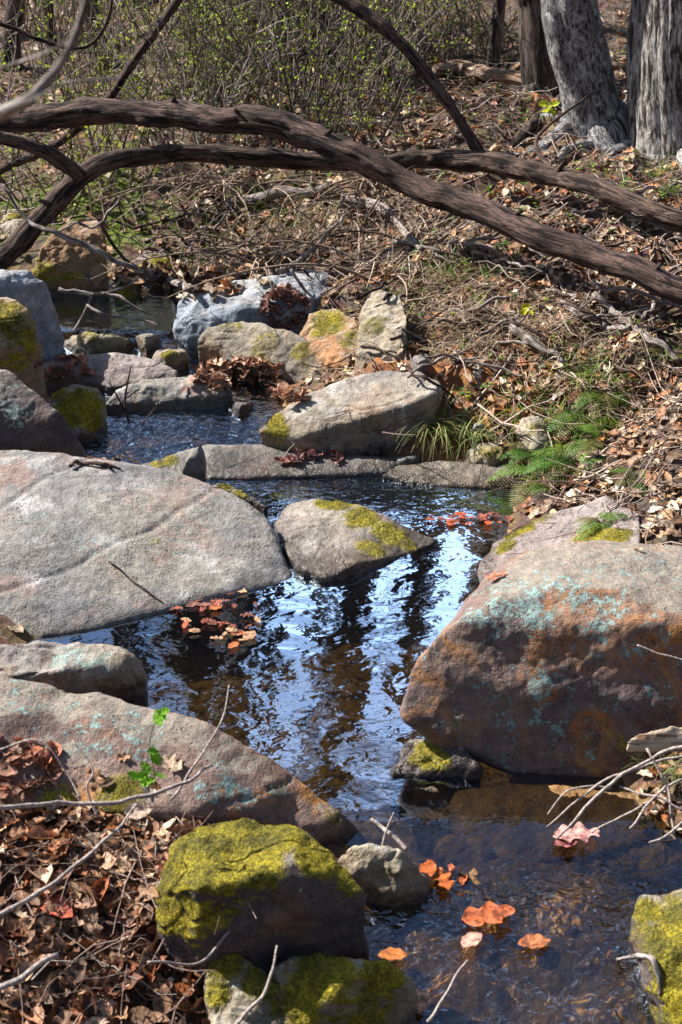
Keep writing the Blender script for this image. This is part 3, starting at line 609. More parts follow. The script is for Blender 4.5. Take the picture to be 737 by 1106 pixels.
def S(px, py):
    """the spot on a rock or the ground seen at a place of the photograph"""
    h, n, i, d = BV.ray_cast(Vector((0, 0, H_CAM)), Vector(ray(px, py)).normalized())
    if h is None: return G(px, py), np.array([0, 0, 1.])
    n = np.array(n); return np.array(h), (n if n @ ray(px, py) < 0 else -n)

# ------------------------------------------------------------------ fallen limbs across the stream
def path(spec, n=8):
    """spec: (photo x, photo y, distance, width in photo pixels)"""
    p = np.array([PY(a, b, y) for a, b, y, w_ in spec]); r = np.array([w_ * .76 * mpp(k) / 2 for (_, _, _, w_), k in zip(spec, p)])
    q = crom(np.hstack([p, r[:, None]]), n); return q[:, :3], np.maximum(q[:, 3], .0008)
def limb(mb, spec, sides=36, ridge=.12, lump=.22, n=24, seed=0., rf_=6, cap=True):
    p, r = path(spec, n); p = p + np.stack([fbm(np.stack([p[:, 0] * 3, p[:, 1] * 3 + k * 9, 0 * r + seed], 1), 3) for k in range(3)], 1) * r[:, None] * .35
    tube(mb, p, r, sides, ridge=ridge, lump=lump, seed=seed, rf=rf_, cap=cap)
GA = 'fallen limbs arching over the stream'
gA = T1(1.4, 4.15)
YA = lambda x: float(np.interp(x, [-900, -60, 150, 300, 440, 520, 600, 680, 760, 840, 930], [6.3, 5.6, 5.3, 5.05, 4.8, 4.6, 4.38, 4.16, 4.0, 3.86, 3.74]))
YB = lambda x: float(np.interp(x, [-330, -120, 0, 60, 200, 330, 460, 520, 570, 620, 680, 760, 850, 930], [3.6, 4.4, 4.95, 5.05, 5.3, 5.35, 5.3, 5.18, 5.05, 4.85, 4.65, 4.45, 4.2, 4.0]))
fa = lambda f, sp_: [(x, y, f(x), w_) for x, y, w_ in sp_]
mb = MB(); limb(mb, fa(YA, [(-900, 230, 30), (-400, 170, 32), (-60, 132, 31), (0, 130, 31), (70, 125, 33), (150, 122, 34), (230, 128, 35), (300, 137, 37), (370, 162, 36), (440, 197, 33), (520, 228, 37), (600, 262, 33), (680, 290, 33), (760, 322, 33), (840, 356, 30), (930, 400, 26)]), seed=1)
o = big_limb = mb.build('fallen_limb', M['limb'], origin=PY(840, 356, 3.86)); tag(o, 'thickest furrowed brown limb sweeping down from the left edge to the right bank', 'fallen limb', GA)
mb = MB(); limb(mb, fa(YB, [(-330, 460, 36), (-120, 365, 34), (0, 283, 31), (40, 243, 29), (85, 194, 27), (125, 173, 25), (200, 166, 24), (270, 168, 25), (330, 174, 24), (400, 176, 22), (460, 172, 24), (520, 173, 30), (570, 184, 27), (620, 198, 25), (680, 217, 27), (760, 247, 26), (850, 285, 24), (930, 330, 20)]), seed=3)
o2 = mb.build('fallen_limb', M['limb2'], origin=PY(0, 283, 4.95)); tag(o2, 'thinner forked limb rising from lower left and passing behind the thickest one', 'fallen limb', GA)
mb = MB(); limb(mb, [(88, 190, 5.08, 20), (70, 176, 5.05, 20), (40, 160, 5.03, 19), (0, 148, 5., 19), (-80, 130, 4.95, 18), (-220, 90, 4.8, 12)], 18, seed=5); mb.build('side_branch', M['limb2'], o2)
mb = MB(); limb(mb, [(521, 170, 5.25, 19), (505, 142, 5.25, 15), (485, 112, 5.27, 16), (455, 72, 5.3, 17), (420, 35, 5.35, 17), (375, 3, 5.4, 17), (310, -30, 5.5, 15), (200, -90, 5.6, 10)], 18, seed=6); mb.build('side_branch', M['limb'], o2)
for sp_ in ([(600, 190, 5.2, 8), (580, 150, 5.4, 5), (640, 100, 5.5, 3)], [(455, 175, 5.3, 5), (420, 200, 5.2, 3), (380, 260, 5.1, 2)]):
    mb = MB(); limb(mb, sp_, 8, seed=7); mb.build('twig', M['limb2'], o2)
mb = MB(); limb(mb, [(-160, 240, 5.9, 13), (-30, 195, 5.9, 12), (20, 176, 5.9, 10), (55, 160, 5.9, 10), (85, 138, 5.9, 11), (115, 108, 5.95, 12), (150, 58, 6., 12), (192, 2, 6.1, 12), (240, -70, 6.2, 10)], 14, seed=8)
o = mb.build('fallen_limb', M['limb'], origin=PY(-160, 240, 5.9)); tag(o, 'slim straight limb slanting up to the top edge behind the thickest one', 'fallen limb', GA)
mb = MB(); limb(mb, [(-80, 10, 5.6, 6), (0, 26, 5.6, 6), (40, 42, 5.6, 6), (75, 52, 5.6, 5), (100, 46, 5.6, 5), (117, 20, 5.6, 5), (122, -20, 5.6, 4), (120, -90, 5.6, 4)], 8, seed=9)
o = mb.build('vine', M['limb2'], origin=PY(0, 26, 5.6)); tag(o, 'curving bare vine looping up at the top left corner', 'vine')
mb = MB(); limb(mb, [(-260, 190, .95, 26), (-60, 150, .95, 24), (0, 122, .95, 19), (35, 103, .95, 14), (60, 75, .95, 11), (80, 40, .95, 11), (96, -10, .95, 10), (110, -80, .95, 8)], 14, seed=10)
o = mb.build('overhanging_branch', M['stick'], origin=PY(-60, 150, .95)); tag(o, 'blurred pale branch close to the lens at the top left', 'branch')
for sp_ in ([(40, 98, .95, 6), (70, 90, 1., 4), (130, 84, 1.05, 2)], [(0, 124, .95, 9), (30, 110, .92, 5), (60, 95, .9, 3)], [(78, 45, .95, 4), (40, 60, 1., 3), (0, 74, 1.05, 2)]):
    mb = MB(); limb(mb, sp_, 8, seed=11); mb.build('twig', M['stick'], o)

def stub(parent, mat, x, y, Yd, dx, dy, w_, fy=0.):
    mb = MB(); limb(mb, [(x, y, Yd, w_ * 1.3), (x + dx * .4, y + dy * .4, Yd + fy * .5, w_), (x + dx, y + dy, Yd + fy, w_ * .55)], 10, seed=x * .1, n=8); mb.build('broken_stub', mat, parent)
for x, y, dx, dy, w_ in [(178, 122, 10, -16, 9), (262, 132, -8, -14, 7), (345, 152, 14, -12, 9), (490, 216, 10, 20, 8), (548, 238, 16, -10, 8), (640, 276, 8, 18, 9), (700, 298, 14, -12, 7), (60, 128, -12, 14, 8)]: stub(big_limb, M['limb'], x, y, YA(x), dx, dy, w_, -.05)
for x, y, dx, dy, w_ in [(60, 222, -18, -6, 9), (235, 167, 12, 14, 6), (600, 190, 10, -16, 8), (650, 206, 14, 14, 7)]: stub(o2, M['limb2'], x, y, YB(x), dx, dy, w_, -.05)

# ------------------------------------------------------------------ trees
def trunk(name, label, mat, spec, flare=1.5, top=7., sides=40, ridge=.06, rf_=9, roots=5, group=None, seed=0., rs=1.):
    """spec: (photo x, photo y, width) from the foot up; goes on upward to a bare crown"""
    px, py, w0 = spec[0]; g = G(px, py); Yd = g[1]
    root = empty(name, g, label, 'tree', group)
    P = [PY(a, b, Yd) for a, b, w_ in spec]; R = [w_ * mpp(p) / 2 for (_, _, w_), p in zip(spec, P)]
    P[0][2] = g[2]; d = (P[-1] - P[0]); d /= np.linalg.norm(d); d = d * .6 + np.array([0, 0, .4]); d /= np.linalg.norm(d)
    P = [P[0] - np.array([0, 0, .25])] + P; R = [R[0] * flare * 1.1] + [R[0] * flare] + R[1:]
    P.insert(2, P[1] + (P[2] - P[1]) * .25); R.insert(2, R[2] * 1.12)
    z = P[-1].copy(); r = R[-1]
    while z[2] < top:
        z = z + d * .9 + np.array([random.uniform(-.08, .08), random.uniform(-.08, .08), 0]); r *= .90; P.append(z.copy()); R.append(r)
    q = crom(np.hstack([np.array(P), np.array(R)[:, None]]), 18)
    mb = MB(); tube(mb, q[:, :3], q[:, 3], sides, ridge=ridge, lump=.10, rf=rf_, seed=seed); mb.build('trunk', mat, root)
    for k in range(roots):
        a = k / roots * 2 * math.pi + seed; r0 = R[1]
        pts = []; 
        for t in np.linspace(.4, 3.2, 7):
            x, y = g[0] + math.cos(a + .15 * math.sin(t * 3 + k)) * r0 * t, g[1] + math.sin(a + .15 * math.sin(t * 3 + k)) * r0 * t
            pts.append([x, y, T1(x, y) + r0 * rs * .5 * math.exp(-(t - .4) * 1.3) - .01 - .03 * max(0, t - 2.2), r0 * rs * (.42 - .11 * t)])
        q2 = crom(np.array(pts), 6); mb = MB(); tube(mb, q2[:, :3], np.maximum(q2[:, 3], .006), 12, ridge=.06, lump=.12, seed=k); mb.build('root', mat, root)
    mb = MB(); base = [p for p in P if p[2] > 2.6]
    for p in base[1:]:
        if random.random() < .6:
            a = random.uniform(0, 6.28); branch(mb, p, np.array([math.cos(a), math.sin(a), .8]), random.uniform(1., 2.), .025, 1)
    if mb.n: mb.build('crown', mat, root)
    return root
def branch(mb, p, d, ln, r, depth, sides=5):
    d = d / np.linalg.norm(d); n = max(4, int(ln / .25)); pts = [np.array(p, float)]
    for k in range(n):
        d = d + np.array([random.uniform(-.22, .22), random.uniform(-.22, .22), random.uniform(-.05, .22)]); d /= np.linalg.norm(d); pts.append(pts[-1] + d * ln / n)
    rr = np.linspace(r, r * .25, n + 1); tube(mb, pts, rr, sides, cap=False)
    if depth > 0:
        for k in range(1, n + 1):
            if random.random() < .85:
                a = np.array([random.uniform(-1, 1), random.uniform(-1, 1), random.uniform(-.1, .9)]); branch(mb, pts[k], d * .5 + a, ln * random.uniform(.3, .55), rr[k] * .6, depth - 1, 3)
trunk('tree', 'smooth pale grey leaning trunk second from the right edge', M['greybark'], [(645, 150, 66), (634, 95, 58), (622, 40, 60), (612, -20, 60)], 1.25, seed=1.)
trunk('tree', 'broad deeply furrowed trunk cut by the right edge', M['oakbark'], [(748, 160, 132), (742, 95, 122), (738, 40, 116), (740, -20, 116)], 1.12, sides=130, ridge=.035, rf_=30, roots=5, seed=2., rs=.35)
trunk('tree', 'dark shaded trunk just behind the pale grey leaning one', M['darkbark'], [(588, 100, 44), (583, 50, 42), (580, 0, 42), (576, -30, 42)], 1.2, seed=3.)
for i, (lab, sp_) in enumerate([('dark slanting trunk in the top left corner beside the vine', [(118, 80, 24), (106, 40, 20), (92, -20, 20)]), ('thin dark trunk at the top edge, left of the dark slanting one', [(62, 85, 13), (55, 40, 12), (48, -20, 12)]),
                     ('dark trunk at the very top left corner', [(12, 75, 22), (14, 30, 20), (18, -20, 20)]), ('slim bare trunk in the thicket left of the dark shaded trunk', [(533, 75, 14), (536, 30, 13), (542, -20, 13)]),
                     ('slim bare trunk rising in the middle of the thicket', [(352, 60, 10), (350, 20, 9), (344, -20, 9)]), ('slim dark trunk in the thicket above the slanting limb', [(232, 62, 12), (228, 20, 10), (226, -20, 10)])]):
    trunk('tree', lab, M['darkbark'], sp_, 1.2, roots=3, sides=20, seed=4. + i)
# bare trees up the slope: they stand beyond the frame and are mirrored in the pool
protos = []
for k in range(4):
    root = empty('bare_tree', (0, 0, 0), 'tall bare tree up the slope, seen as a dark streak mirrored in the pool', 'tree', 'bare trees mirrored in the pool')
    mb = MB(); p = np.array([0, 0, -.3]); P = [p.copy()]; d = np.array([random.uniform(-.08, .08), random.uniform(-.08, .08), 1.])
    for j in range(14): p = p + d * 1.05 + np.array([random.uniform(-.1, .1), random.uniform(-.1, .1), 0]); P.append(p.copy())
    R = np.linspace(.19, .03, 15); q = crom(np.hstack([np.array(P), R[:, None]]), 4); tube(mb, q[:, :3], q[:, 3], 10); mb.build('trunk', M['darkbark'], root)
    mb = MB()
    for j in range(5, 15):
        for _ in range(1):
            a = random.uniform(0, 6.28); branch(mb, P[j], np.array([math.cos(a), math.sin(a), .9]), random.uniform(1.2, 2.6), R[j] * .45, 1, 5)
    mb.build('crown', M['darkbark'], root); protos.append(root)
spots = [(-1.5, 11.2), (-.45, 11.6), (.35, 11.4), (-.95, 14), (.9, 13), (-.05, 16), (1.5, 16.5), (-2.2, 15), (2.6, 15), (-3.4, 15.5), (.2, 19), (4.6, 13.5), (-1.8, 20), (2.2, 22), (-5.4, 19), (6.5, 19), (-8.5, 15), (9, 16), (-3.6, 27), (4.8, 28), (-11, 25), (11, 27), (.4, 30), (-7, 11.5), (-9, 19), (-13, 17), (-6.5, 23), (7, 23), (13, 19), (-15, 30), (-2, 34), (6, 35), (14, 34), (-9, 36), (18, 26), (-18, 22), (2, 40), (-5, 42), (9, 44)]
for i, (x, y) in enumerate(spots):
    z = T1(x, y)
    if i < 4: protos[i].location = (x, y, z)
    else: copy_tree(protos[i % 4], (x, y, z), random.uniform(0, 6.28), random.uniform(.8, 1.25))
for p_ in protos: p_.scale = (1.3, 1.3, 1.1)

# ------------------------------------------------------------------ thicket
def shrub(label, group, nst, hgt, leafn, leafc, spread=.35, stemc=(.13, .10, .08), arch=.0, lsz=.016):
    root = empty('shrub', (0, 0, 0), label, 'shrub', group)
    mb = MB(); lf = MB(); stemc = np.array(stemc)
    for k in range(nst):
        a = random.uniform(0, 6.28); d = np.array([math.cos(a) * spread, math.sin(a) * spread, 1.]); p = np.array([random.uniform(-.12, .12), random.uniform(-.12, .12), -.05])
        n = 9; h_ = hgt * random.uniform(.5, 1.); P = [p.copy()]; cc = stemc * random.uniform(.5, 1.9)
        for j in range(n):
            d = d + np.array([random.uniform(-.16, .16) + arch * math.cos(a), random.uniform(-.16, .16) + arch * math.sin(a), -arch * .8]); d /= np.linalg.norm(d); p = p + d * h_ / n; P.append(p.copy())
        rr = np.linspace(random.uniform(.003, .008), .0015, n + 1); q = crom(P, 3); tube(mb, q, np.interp(np.linspace(0, n, len(q)), range(n + 1), rr), 4, cc, cap=False)
        for j in range(2, n + 1):
            for _ in range(random.choice([0, 1, 1, 2])):
                e = d * .4 + np.array([random.uniform(-1, 1), random.uniform(-1, 1), random.uniform(-.2, .9)]); e /= np.linalg.norm(e); m = 4; Q = [P[j].copy()]; ll = h_ * random.uniform(.1, .32)
                for _ in range(m): e = e + np.random.default_rng(random.randrange(10**6)).uniform(-.3, .3, 3); e /= np.linalg.norm(e); Q.append(Q[-1] + e * ll / m)
                tube(mb, Q, np.linspace(.0028, .001, m + 1), 3, cc, cap=False)
                for _ in range(leafn):
                    b = Q[random.randint(1, m)] + np.array([random.uniform(-.01, .01) for _ in range(3)]); u = np.random.default_rng(random.randrange(10**6)).normal(size=(2, 3)); u /= np.linalg.norm(u, axis=1)[:, None]; s_ = lsz * random.uniform(.6, 1.3)
                    v_ = np.array([b, b + u[0] * s_ * .5 + u[1] * s_ * .3, b + u[0] * s_, b + u[0] * s_ * .5 - u[1] * s_ * .3]); lf.add(v_, [[0, 1, 2, 3]], None, np.array(leafc) * random.uniform(.6, 1.4))
    mb.build('stems', M['twig'], root)
    if lf.n: lf.build('foliage', M['green'], root)
    return root
G1 = ('bare grey brown brush shrub in the thicket behind the limbs', 'bare brush shrubs in the thicket')
G2 = ('thicket shrub dotted with tiny fresh green leaves', 'leafing shrubs in the thicket')
G3 = ('low arching dry bramble on the bank behind the blue grey boulder', 'dry brambles')
pr = [shrub(*G1, 10, 1.25, 0, (0, 0, 0)), shrub(*G1, 8, 1.0, 0, (0, 0, 0), .5, (.20, .17, .15)), shrub(*G2, 7, 1.15, 5, (.30, .42, .03), .4), shrub(*G2, 6, .85, 7, (.36, .44, .04), .5), shrub(*G3, 12, .7, 0, (0, 0, 0), 1.2, (.22, .16, .12), .16)]
pl = []
for _ in range(15): pl.append((random.uniform(-60, 500), random.uniform(30, 115), 0))
for _ in range(11): pl.append((random.uniform(-60, 500), random.uniform(60, 175), 1))
for _ in range(22): pl.append((random.uniform(60, 520), random.uniform(45, 140), 2))
for _ in range(16): pl.append((random.uniform(250, 540), random.uniform(60, 180), 3))
for _ in range(5): pl.append((random.uniform(-20, 230), random.uniform(180, 245), 3))
for _ in range(8): pl.append((random.uniform(215, 470), random.uniform(195, 285), 4))
for _ in range(14): pl.append((random.uniform(-200, 900), random.uniform(8, 40), random.choice([0, 1, 2, 2])))
for _ in range(26): pl.append((random.uniform(250, 560), random.uniform(28, 70), random.choice([1, 2, 3, 2])))
for _ in range(10): pl.append((random.uniform(80, 420), random.uniform(120, 200), random.choice([1, 3, 2])))
for _ in range(22): pl.append((random.choice([random.uniform(-900, -150), random.uniform(900, 1500)]), random.uniform(10, 160), random.choice([0, 1, 2])))
first = set()
for px, py, k in pl:
    if px > 430 and py > 72 and k != 4: continue
    g = G(px, py); 
    if k not in first: first.add(k); pr[k].location = g; pr[k].rotation_euler = (0, 0, random.uniform(0, 6.28))
    else: copy_tree(pr[k], g, random.uniform(0, 6.28), random.uniform(.55, 1.15) * (1 if g[1] > 5.8 or k == 4 else .75))

# ------------------------------------------------------------------ leaves
PAL = np.array([(.38, .21, .11), (.16, .075, .035), (.54, .40, .27), (.38, .14, .045), (.26, .17, .11), (.48, .31, .18), (.10, .055, .03), (.66, .55, .43), (.30, .14, .07)])
PALP = np.array([.18, .15, .12, .08, .14, .14, .09, .05, .05])
def leaf_t(kind, n=7):
    t = np.linspace(0, 1, n)
    if kind == 'oak': n = 23; t = np.linspace(0, 1, n); w_ = .30 * np.sin(np.pi * t ** .8) ** .6 * (1 - .42 * np.cos(t * 2 * np.pi * 2.7)) * .8 + .012
    elif kind == 'long': w_ = .17 * np.sin(np.pi * t) ** .7 + .004
    else: w_ = .30 * np.sin(np.pi * t ** .85) ** .8 + .004
    w_[0] = .01; w_[-1] = .003
    sw = .22 if kind == 'oak' else .08; m_ = np.stack([t - .5, 0 * t, 0 * t], 1); l_ = m_ + np.stack([sw * w_, w_, 0 * t], 1); r_ = m_ - np.stack([-sw * w_, w_, 0 * t], 1)
    v = np.stack([l_, m_, r_], 1).reshape(-1, 3); i = np.arange(n - 1)[:, None] * 3; q = np.concatenate([np.hstack([i, i + 1, i + 4, i + 3]), np.hstack([i + 1, i + 2, i + 5, i + 4])])
    return v, q
LT = [leaf_t('oak'), leaf_t('beech', 6), leaf_t('long', 5)]
def put_leaf(mb, p, n, size, kind, col, curl=.8, tilt=.35, yaw=None, lift=.004):
    v, q = LT[kind]; v = v.copy(); c1 = random.uniform(.2, 1.) * curl; c2 = random.uniform(-.6, 1.) * curl
    v[:, 2] = c1 * np.abs(v[:, 1]) * 1.1 + c2 * .5 * v[:, 0] ** 2 + random.uniform(-.5, .5) * curl * v[:, 0] * v[:, 1] * 1.5 + .04 * np.sin(v[:, 0] * 19 + random.uniform(0, 6)) * np.sign(v[:, 1])
    n = n + np.array([random.gauss(0, tilt), random.gauss(0, tilt), 0]); n /= np.linalg.norm(n); a = random.uniform(0, 6.28) if yaw is None else yaw
    u = np.array([math.cos(a), math.sin(a), 0]); u = u - n * (u @ n); u /= np.linalg.norm(u); w_ = np.cross(n, u)
    v = v * size; v = p + v[:, :1] * u + v[:, 1:2] * w_ + v[:, 2:] * n; low = (v @ n).min() - p @ n; v = v - n * (min(low, 0) - lift)
    mb.add(v, q, None, np.clip(col, 0, 1))
lit = MB()
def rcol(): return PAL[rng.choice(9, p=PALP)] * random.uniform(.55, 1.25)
def scatter(n, gen, smin, smax, prock=.02, dmin=.02, mul=1., **kw):
    for _ in range(n):
        x, y = gen()
        if chan_dist([x], [y])[0] < dmin: continue
        p, nn, onrock = drop(x, y)
        if onrock and random.random() > prock: continue
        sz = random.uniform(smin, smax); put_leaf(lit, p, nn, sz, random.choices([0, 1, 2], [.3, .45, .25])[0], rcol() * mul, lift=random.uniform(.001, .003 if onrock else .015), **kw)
def right_bank():
    y = random.uniform(2.2, 7.5); return random.uniform(-.6, .45 * y + 1.), y
scatter(11000, right_bank, .025, .06)
scatter(4000, lambda: (random.uniform(-3., 3.5), random.uniform(4.6, 8.)), .025, .06)
scatter(6500, lambda: (random.uniform(-4., 5), random.uniform(6.8, 12)), .03, .07, mul=1.15)
scatter(1500, lambda: (random.uniform(.4, 1.3), random.uniform(3.4, 4.6)), .02, .05)
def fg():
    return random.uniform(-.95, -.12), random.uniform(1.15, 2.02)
LT = [leaf_t('oak'), leaf_t('beech', 9), leaf_t('long', 8)]
scatter(2500, lambda: (random.uniform(-.8, 3.), random.uniform(3.6, 7.)), .012, .028, mul=1.15)
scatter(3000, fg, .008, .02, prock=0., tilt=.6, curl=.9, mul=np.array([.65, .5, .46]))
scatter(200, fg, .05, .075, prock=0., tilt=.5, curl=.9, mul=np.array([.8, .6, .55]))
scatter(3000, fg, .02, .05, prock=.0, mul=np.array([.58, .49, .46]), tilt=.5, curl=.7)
scatter(380, lambda: (random.uniform(-.75, -.25), random.uniform(1.75, 2.1)), .02, .05, prock=.35)
def pile(px, py, rx, ry, n, s0, s1, cols=None, hgt=.03, mb=None, curl=1.1, z=None):
    for _ in range(n):
        a, r = random.uniform(0, 6.28), math.sqrt(random.random()); p, nn = S(px + rx * r * math.cos(a), py + ry * r * math.sin(a))
        if z is not None: p = Pz(px + rx * r * math.cos(a), py + ry * r * math.sin(a), z); p[2] = max(p[2], Wz(p[0], p[1]) + .002); nn = np.array([0, 0, 1.])
        nn = np.array([nn[0] * .4, nn[1] * .4, 1.])
        put_leaf(mb or lit, p + [0, 0, random.random() * hgt * (1 - r)], nn, random.uniform(s0, s1), random.choice([0, 1, 1, 2]), (cols[random.randrange(len(cols))] if cols is not None else rcol()), curl=curl, tilt=.5 if z is None else .08)
pile(262, 408, 50, 18, 90, .04, .07, [(.38, .20, .13), (.26, .13, .08), (.48, .29, .20), (.16, .08, .05)], .06)
pile(300, 430, 32, 10, 50, .035, .06, [(.38, .20, .12), (.24, .12, .07), (.50, .32, .22)], .05)
pile(308, 335, 24, 20, 60, .04, .06, [(.16, .07, .05), (.22, .10, .07)], .08)
pile(70, 400, 30, 14, 26, .03, .05, [(.34, .13, .08), (.22, .09, .06)], .02)
pile(200, 305, 90, 18, 140, .04, .06, None, .05)
pile(235, 668, 52, 34, 26, .02, .045, [(.26, .06, .03), (.36, .11, .04), (.16, .05, .03), (.45, .25, .14)], .003, z=.001, curl=.15)
pile(205, 652, 40, 8, 18, .02, .04, [(.30, .08, .05), (.18, .08, .06)], .003, z=.002, curl=.15)
pile(505, 562, 50, 6, 26, .015, .04, [(.45, .10, .04), (.22, .07, .05)], .002, z=.001, curl=.12)
pile(330, 497, 45, 8, 18, .03, .05, [(.28, .10, .09), (.35, .2, .17)], .01)
pile(486, 950, 26, 10, 6, .02, .04, [(.38, .09, .02), (.24, .06, .02), (.16, .06, .03)], .004)
pile(725, 868, 40, 40, 60, .02, .045, None, .02)
pile(715, 815, 30, 12, 20, .02, .04, None, .02)
pile(20, 830, 40, 35, 40, .03, .05, [(.36, .12, .06), (.28, .14, .09), (.2, .1, .07), (.42, .26, .18)], .03)
scatter(3000, lambda: (random.uniform(-4.5, -.7), random.uniform(.6, 5.2)), .025, .06)
scatter(3000, lambda: (random.uniform(.75, 4.), random.uniform(.3, 4.)), .025, .06)
scatter(5000, lambda: (random.uniform(-9, 9), random.uniform(5., 20)), .035, .08)
litter = lit.build('leaf_litter', M['leaf']); tag(litter, 'brown and tan dead leaves strewn over both banks', 'leaf litter', kind='stuff')
# single leaves that stand out
def hero(label, px, py, size, col, yaw=0, kind=0, z=None, curl=.5, tilt=.1):
    p, nn = S(px, py)
    if z is None and chan_dist([p[0]], [p[1]])[0] < 0 and p[2] < Wz(p[0], p[1]): z = 0.
    if z is not None:
        for _ in range(3): p = Pz(px, py, z); z = float(Wz(p[0], p[1])) + .006
        nn = np.array([0, 0, 1.])
    nn = np.array([nn[0] * .5, nn[1] * .5, max(nn[2], .5)])
    mb = MB(); put_leaf(mb, p, nn, size, kind, np.array(col), curl if z is None else .12, tilt if z is None else .03, yaw, .006); st = MB()
    o = mb.build('fallen_leaf', M['leaf'], origin=p); tag(o, label, 'leaf', 'single fallen leaves'); return o
LT = [leaf_t('oak'), leaf_t('beech', 11), leaf_t('long', 9)]
hero('tan lobed oak leaf lying against the left side of the yellow mossy boulder', 160, 936, .10, (.55, .26, .15), .4)
hero('grey brown curled leaf just below the tan lobed oak leaf', 145, 990, .09, (.26, .14, .11), -.2, 1)
hero('dusty pink lobed leaf on the brown slab below the massive boulder', 622, 905, .085, (.55, .27, .24), .1, 0, None, .8)
hero('wide glowing orange leaf lying on the rapids', 527, 992, .095, (.36, .09, .03), .25, 0, -.055, .3)
hero('orange leaf drifting right of the wide glowing one', 577, 1021, .055, (.36, .12, .05), .1, 1, -.085, .3)
hero('small orange leaf at the left edge of the rapids', 425, 1035, .05, (.40, .12, .03), .0, 1, -.085, .3)
hero('pale pink leaf just below the wide glowing orange one', 510, 1018, .05, (.50, .26, .2), .8, 1, -.08, .3)
hero('bright orange curled leaf beside the pale cream rock', 478, 953, .055, (.40, .10, .02), 1.9, 0, None, .8)
hero('deep orange leaf wedged right of the pale cream rock', 462, 942, .05, (.38, .09, .02), 1.2, 1, None, .8)
hero('rust leaf stuck on the shore beside the massive boulder', 536, 626, .05, (.42, .15, .08), .6, 0)
hero('brown leaf lying on top of the rounded low slab', 200, 423, .04, (.16, .08, .05), 1., 2)
hero('pinkish leaf at the bottom right bank stones', 612, 912, .05, (.35, .12, .12), .4, 1)
hero('pale tan leaf at the bottom left corner', 105, 1098, .08, (.55, .36, .26), .3, 1)
hero('bright rust leaf at the bottom left edge', 60, 985, .07, (.42, .10, .06), -.5, 1)
hero('cream sunlit leaf on the litter under the seedling', 150, 876, .05, (.62, .45, .34), .2, 1)
hero('tan leaf standing between the two bottom mossy rocks', 452, 1085, .06, (.45, .24, .16), 1.6, 1, None, 1.)
hero('rust leaf near the right edge of the bank', 690, 418, .07, (.45, .19, .11), .3, 0)
hero('orange leaf on the soil patch below the roots', 500, 440, .06, (.42, .16, .08), .3, 1)

# ------------------------------------------------------------------ twigs and dry grass
tw = MB()
def ground_twig(x, y, ln, r, col, sides=3, lift=.02):
    a = random.uniform(0, 6.28); n = 6; P = []; cv = random.uniform(-.9, .9); 
    p0, _, _ = drop(x, y); tz = random.uniform(-.05, .35)
    for k in range(n):
        t = k / (n - 1); P.append([p0[0], p0[1], p0[2]]); aa = a + cv * t; p0 = p0 + np.array([math.cos(aa), math.sin(aa), 0]) * ln / n
        P[-1][2] = max(T1(P[-1][0], P[-1][1]), P[0][2] - .05) + lift * random.uniform(.3, 1.2) + tz * ln * t * .5
    tube(tw, P, np.linspace(r, r * .4, n), sides, col, cap=False)
for _ in range(4200):
    y = random.uniform(3.0, 8.5); x = random.uniform(-2.6 if y > 5 else -.3, .4 * y + .6)
    if chan_dist([x], [y])[0] < .05: continue
    ground_twig(x, y, random.uniform(.08, .4), random.uniform(.0015, .004), np.array([(.42, .34, .28), (.16, .11, .09), (.30, .23, .19)][random.randrange(3)]) * random.uniform(.6, 1.2))
for _ in range(330):
    x, y = fg(); ground_twig(x, y, random.uniform(.05, .25), random.uniform(.0008, .002), np.array([(.36, .28, .24), (.16, .10, .08), (.28, .2, .17)][random.randrange(3)]), 4)
tag(tw.build('twig_litter', M['twig']), 'broken twigs scattered through the leaf litter', 'twig litter', kind='stuff')
gr = MB()
def blade(mb, p, ln, r, d, col, droop=1., n=5):
    P = [np.array(p, float)]; d = np.array(d, float)
    for k in range(n): d = d + np.array([0, 0, -droop / n]); d /= np.linalg.norm(d); P.append(P[-1] + d * ln / n)
    P = np.array(P); s_ = np.cross(P[-1] - P[0], [0, 0, 1.]) + rng.normal(size=3) * .01; s_ /= np.linalg.norm(s_) + 1e-9; w_ = np.linspace(r, r * .15, n + 1)[:, None]
    v = np.stack([P - s_ * w_, P + s_ * w_], 1).reshape(-1, 3); i = np.arange(n)[:, None] * 2; mb.add(v, np.hstack([i, i + 1, i + 3, i + 2]), None, col)
for (px, py, rx, ry, n, c) in [(460, 330, 60, 40, 500, 0), (510, 370, 60, 30, 330, 0), (420, 265, 60, 35, 420, 0), (540, 330, 60, 40, 330, 0), (470, 370, 40, 20, 200, 0), (330, 250, 90, 35, 420, 0), (620, 360, 60, 30, 300, 0), (600, 450, 60, 40, 350, 1), (480, 300, 60, 30, 200, 1), (300, 230, 70, 30, 260, 1), (640, 430, 70, 40, 300, 0)]:
    g0 = G(px, py); rxx = rx * mpp(g0); ryy = abs(G(px, py - ry)[1] - g0[1])
    for _ in range(n):
        x, y = g0[0] + random.gauss(0, rxx * .6), g0[1] + random.gauss(0, ryy * .6)
        if chan_dist([x], [y])[0] < .03: continue
        p, _, onr = drop(x, y)
        if onr: continue
        a = random.uniform(0, 6.28); col = (np.array([(.42, .31, .20), (.30, .20, .12), (.5, .40, .28)][random.randrange(3)]) if c == 0 else np.array([(.10, .19, .02), (.22, .30, .04)][random.randrange(2)])) * random.uniform(.6, 1.2)
        blade(gr, p, random.uniform(.05, .17), random.uniform(.0012, .0026), (math.cos(a) * .8, math.sin(a) * .8 - .2, random.uniform(.4, 1.2)), col, random.uniform(.6, 2.2))
tag(gr.build('dry_grass', M['green']), 'matted dry grass and green shoots on the right bank', 'dry grass', kind='stuff')
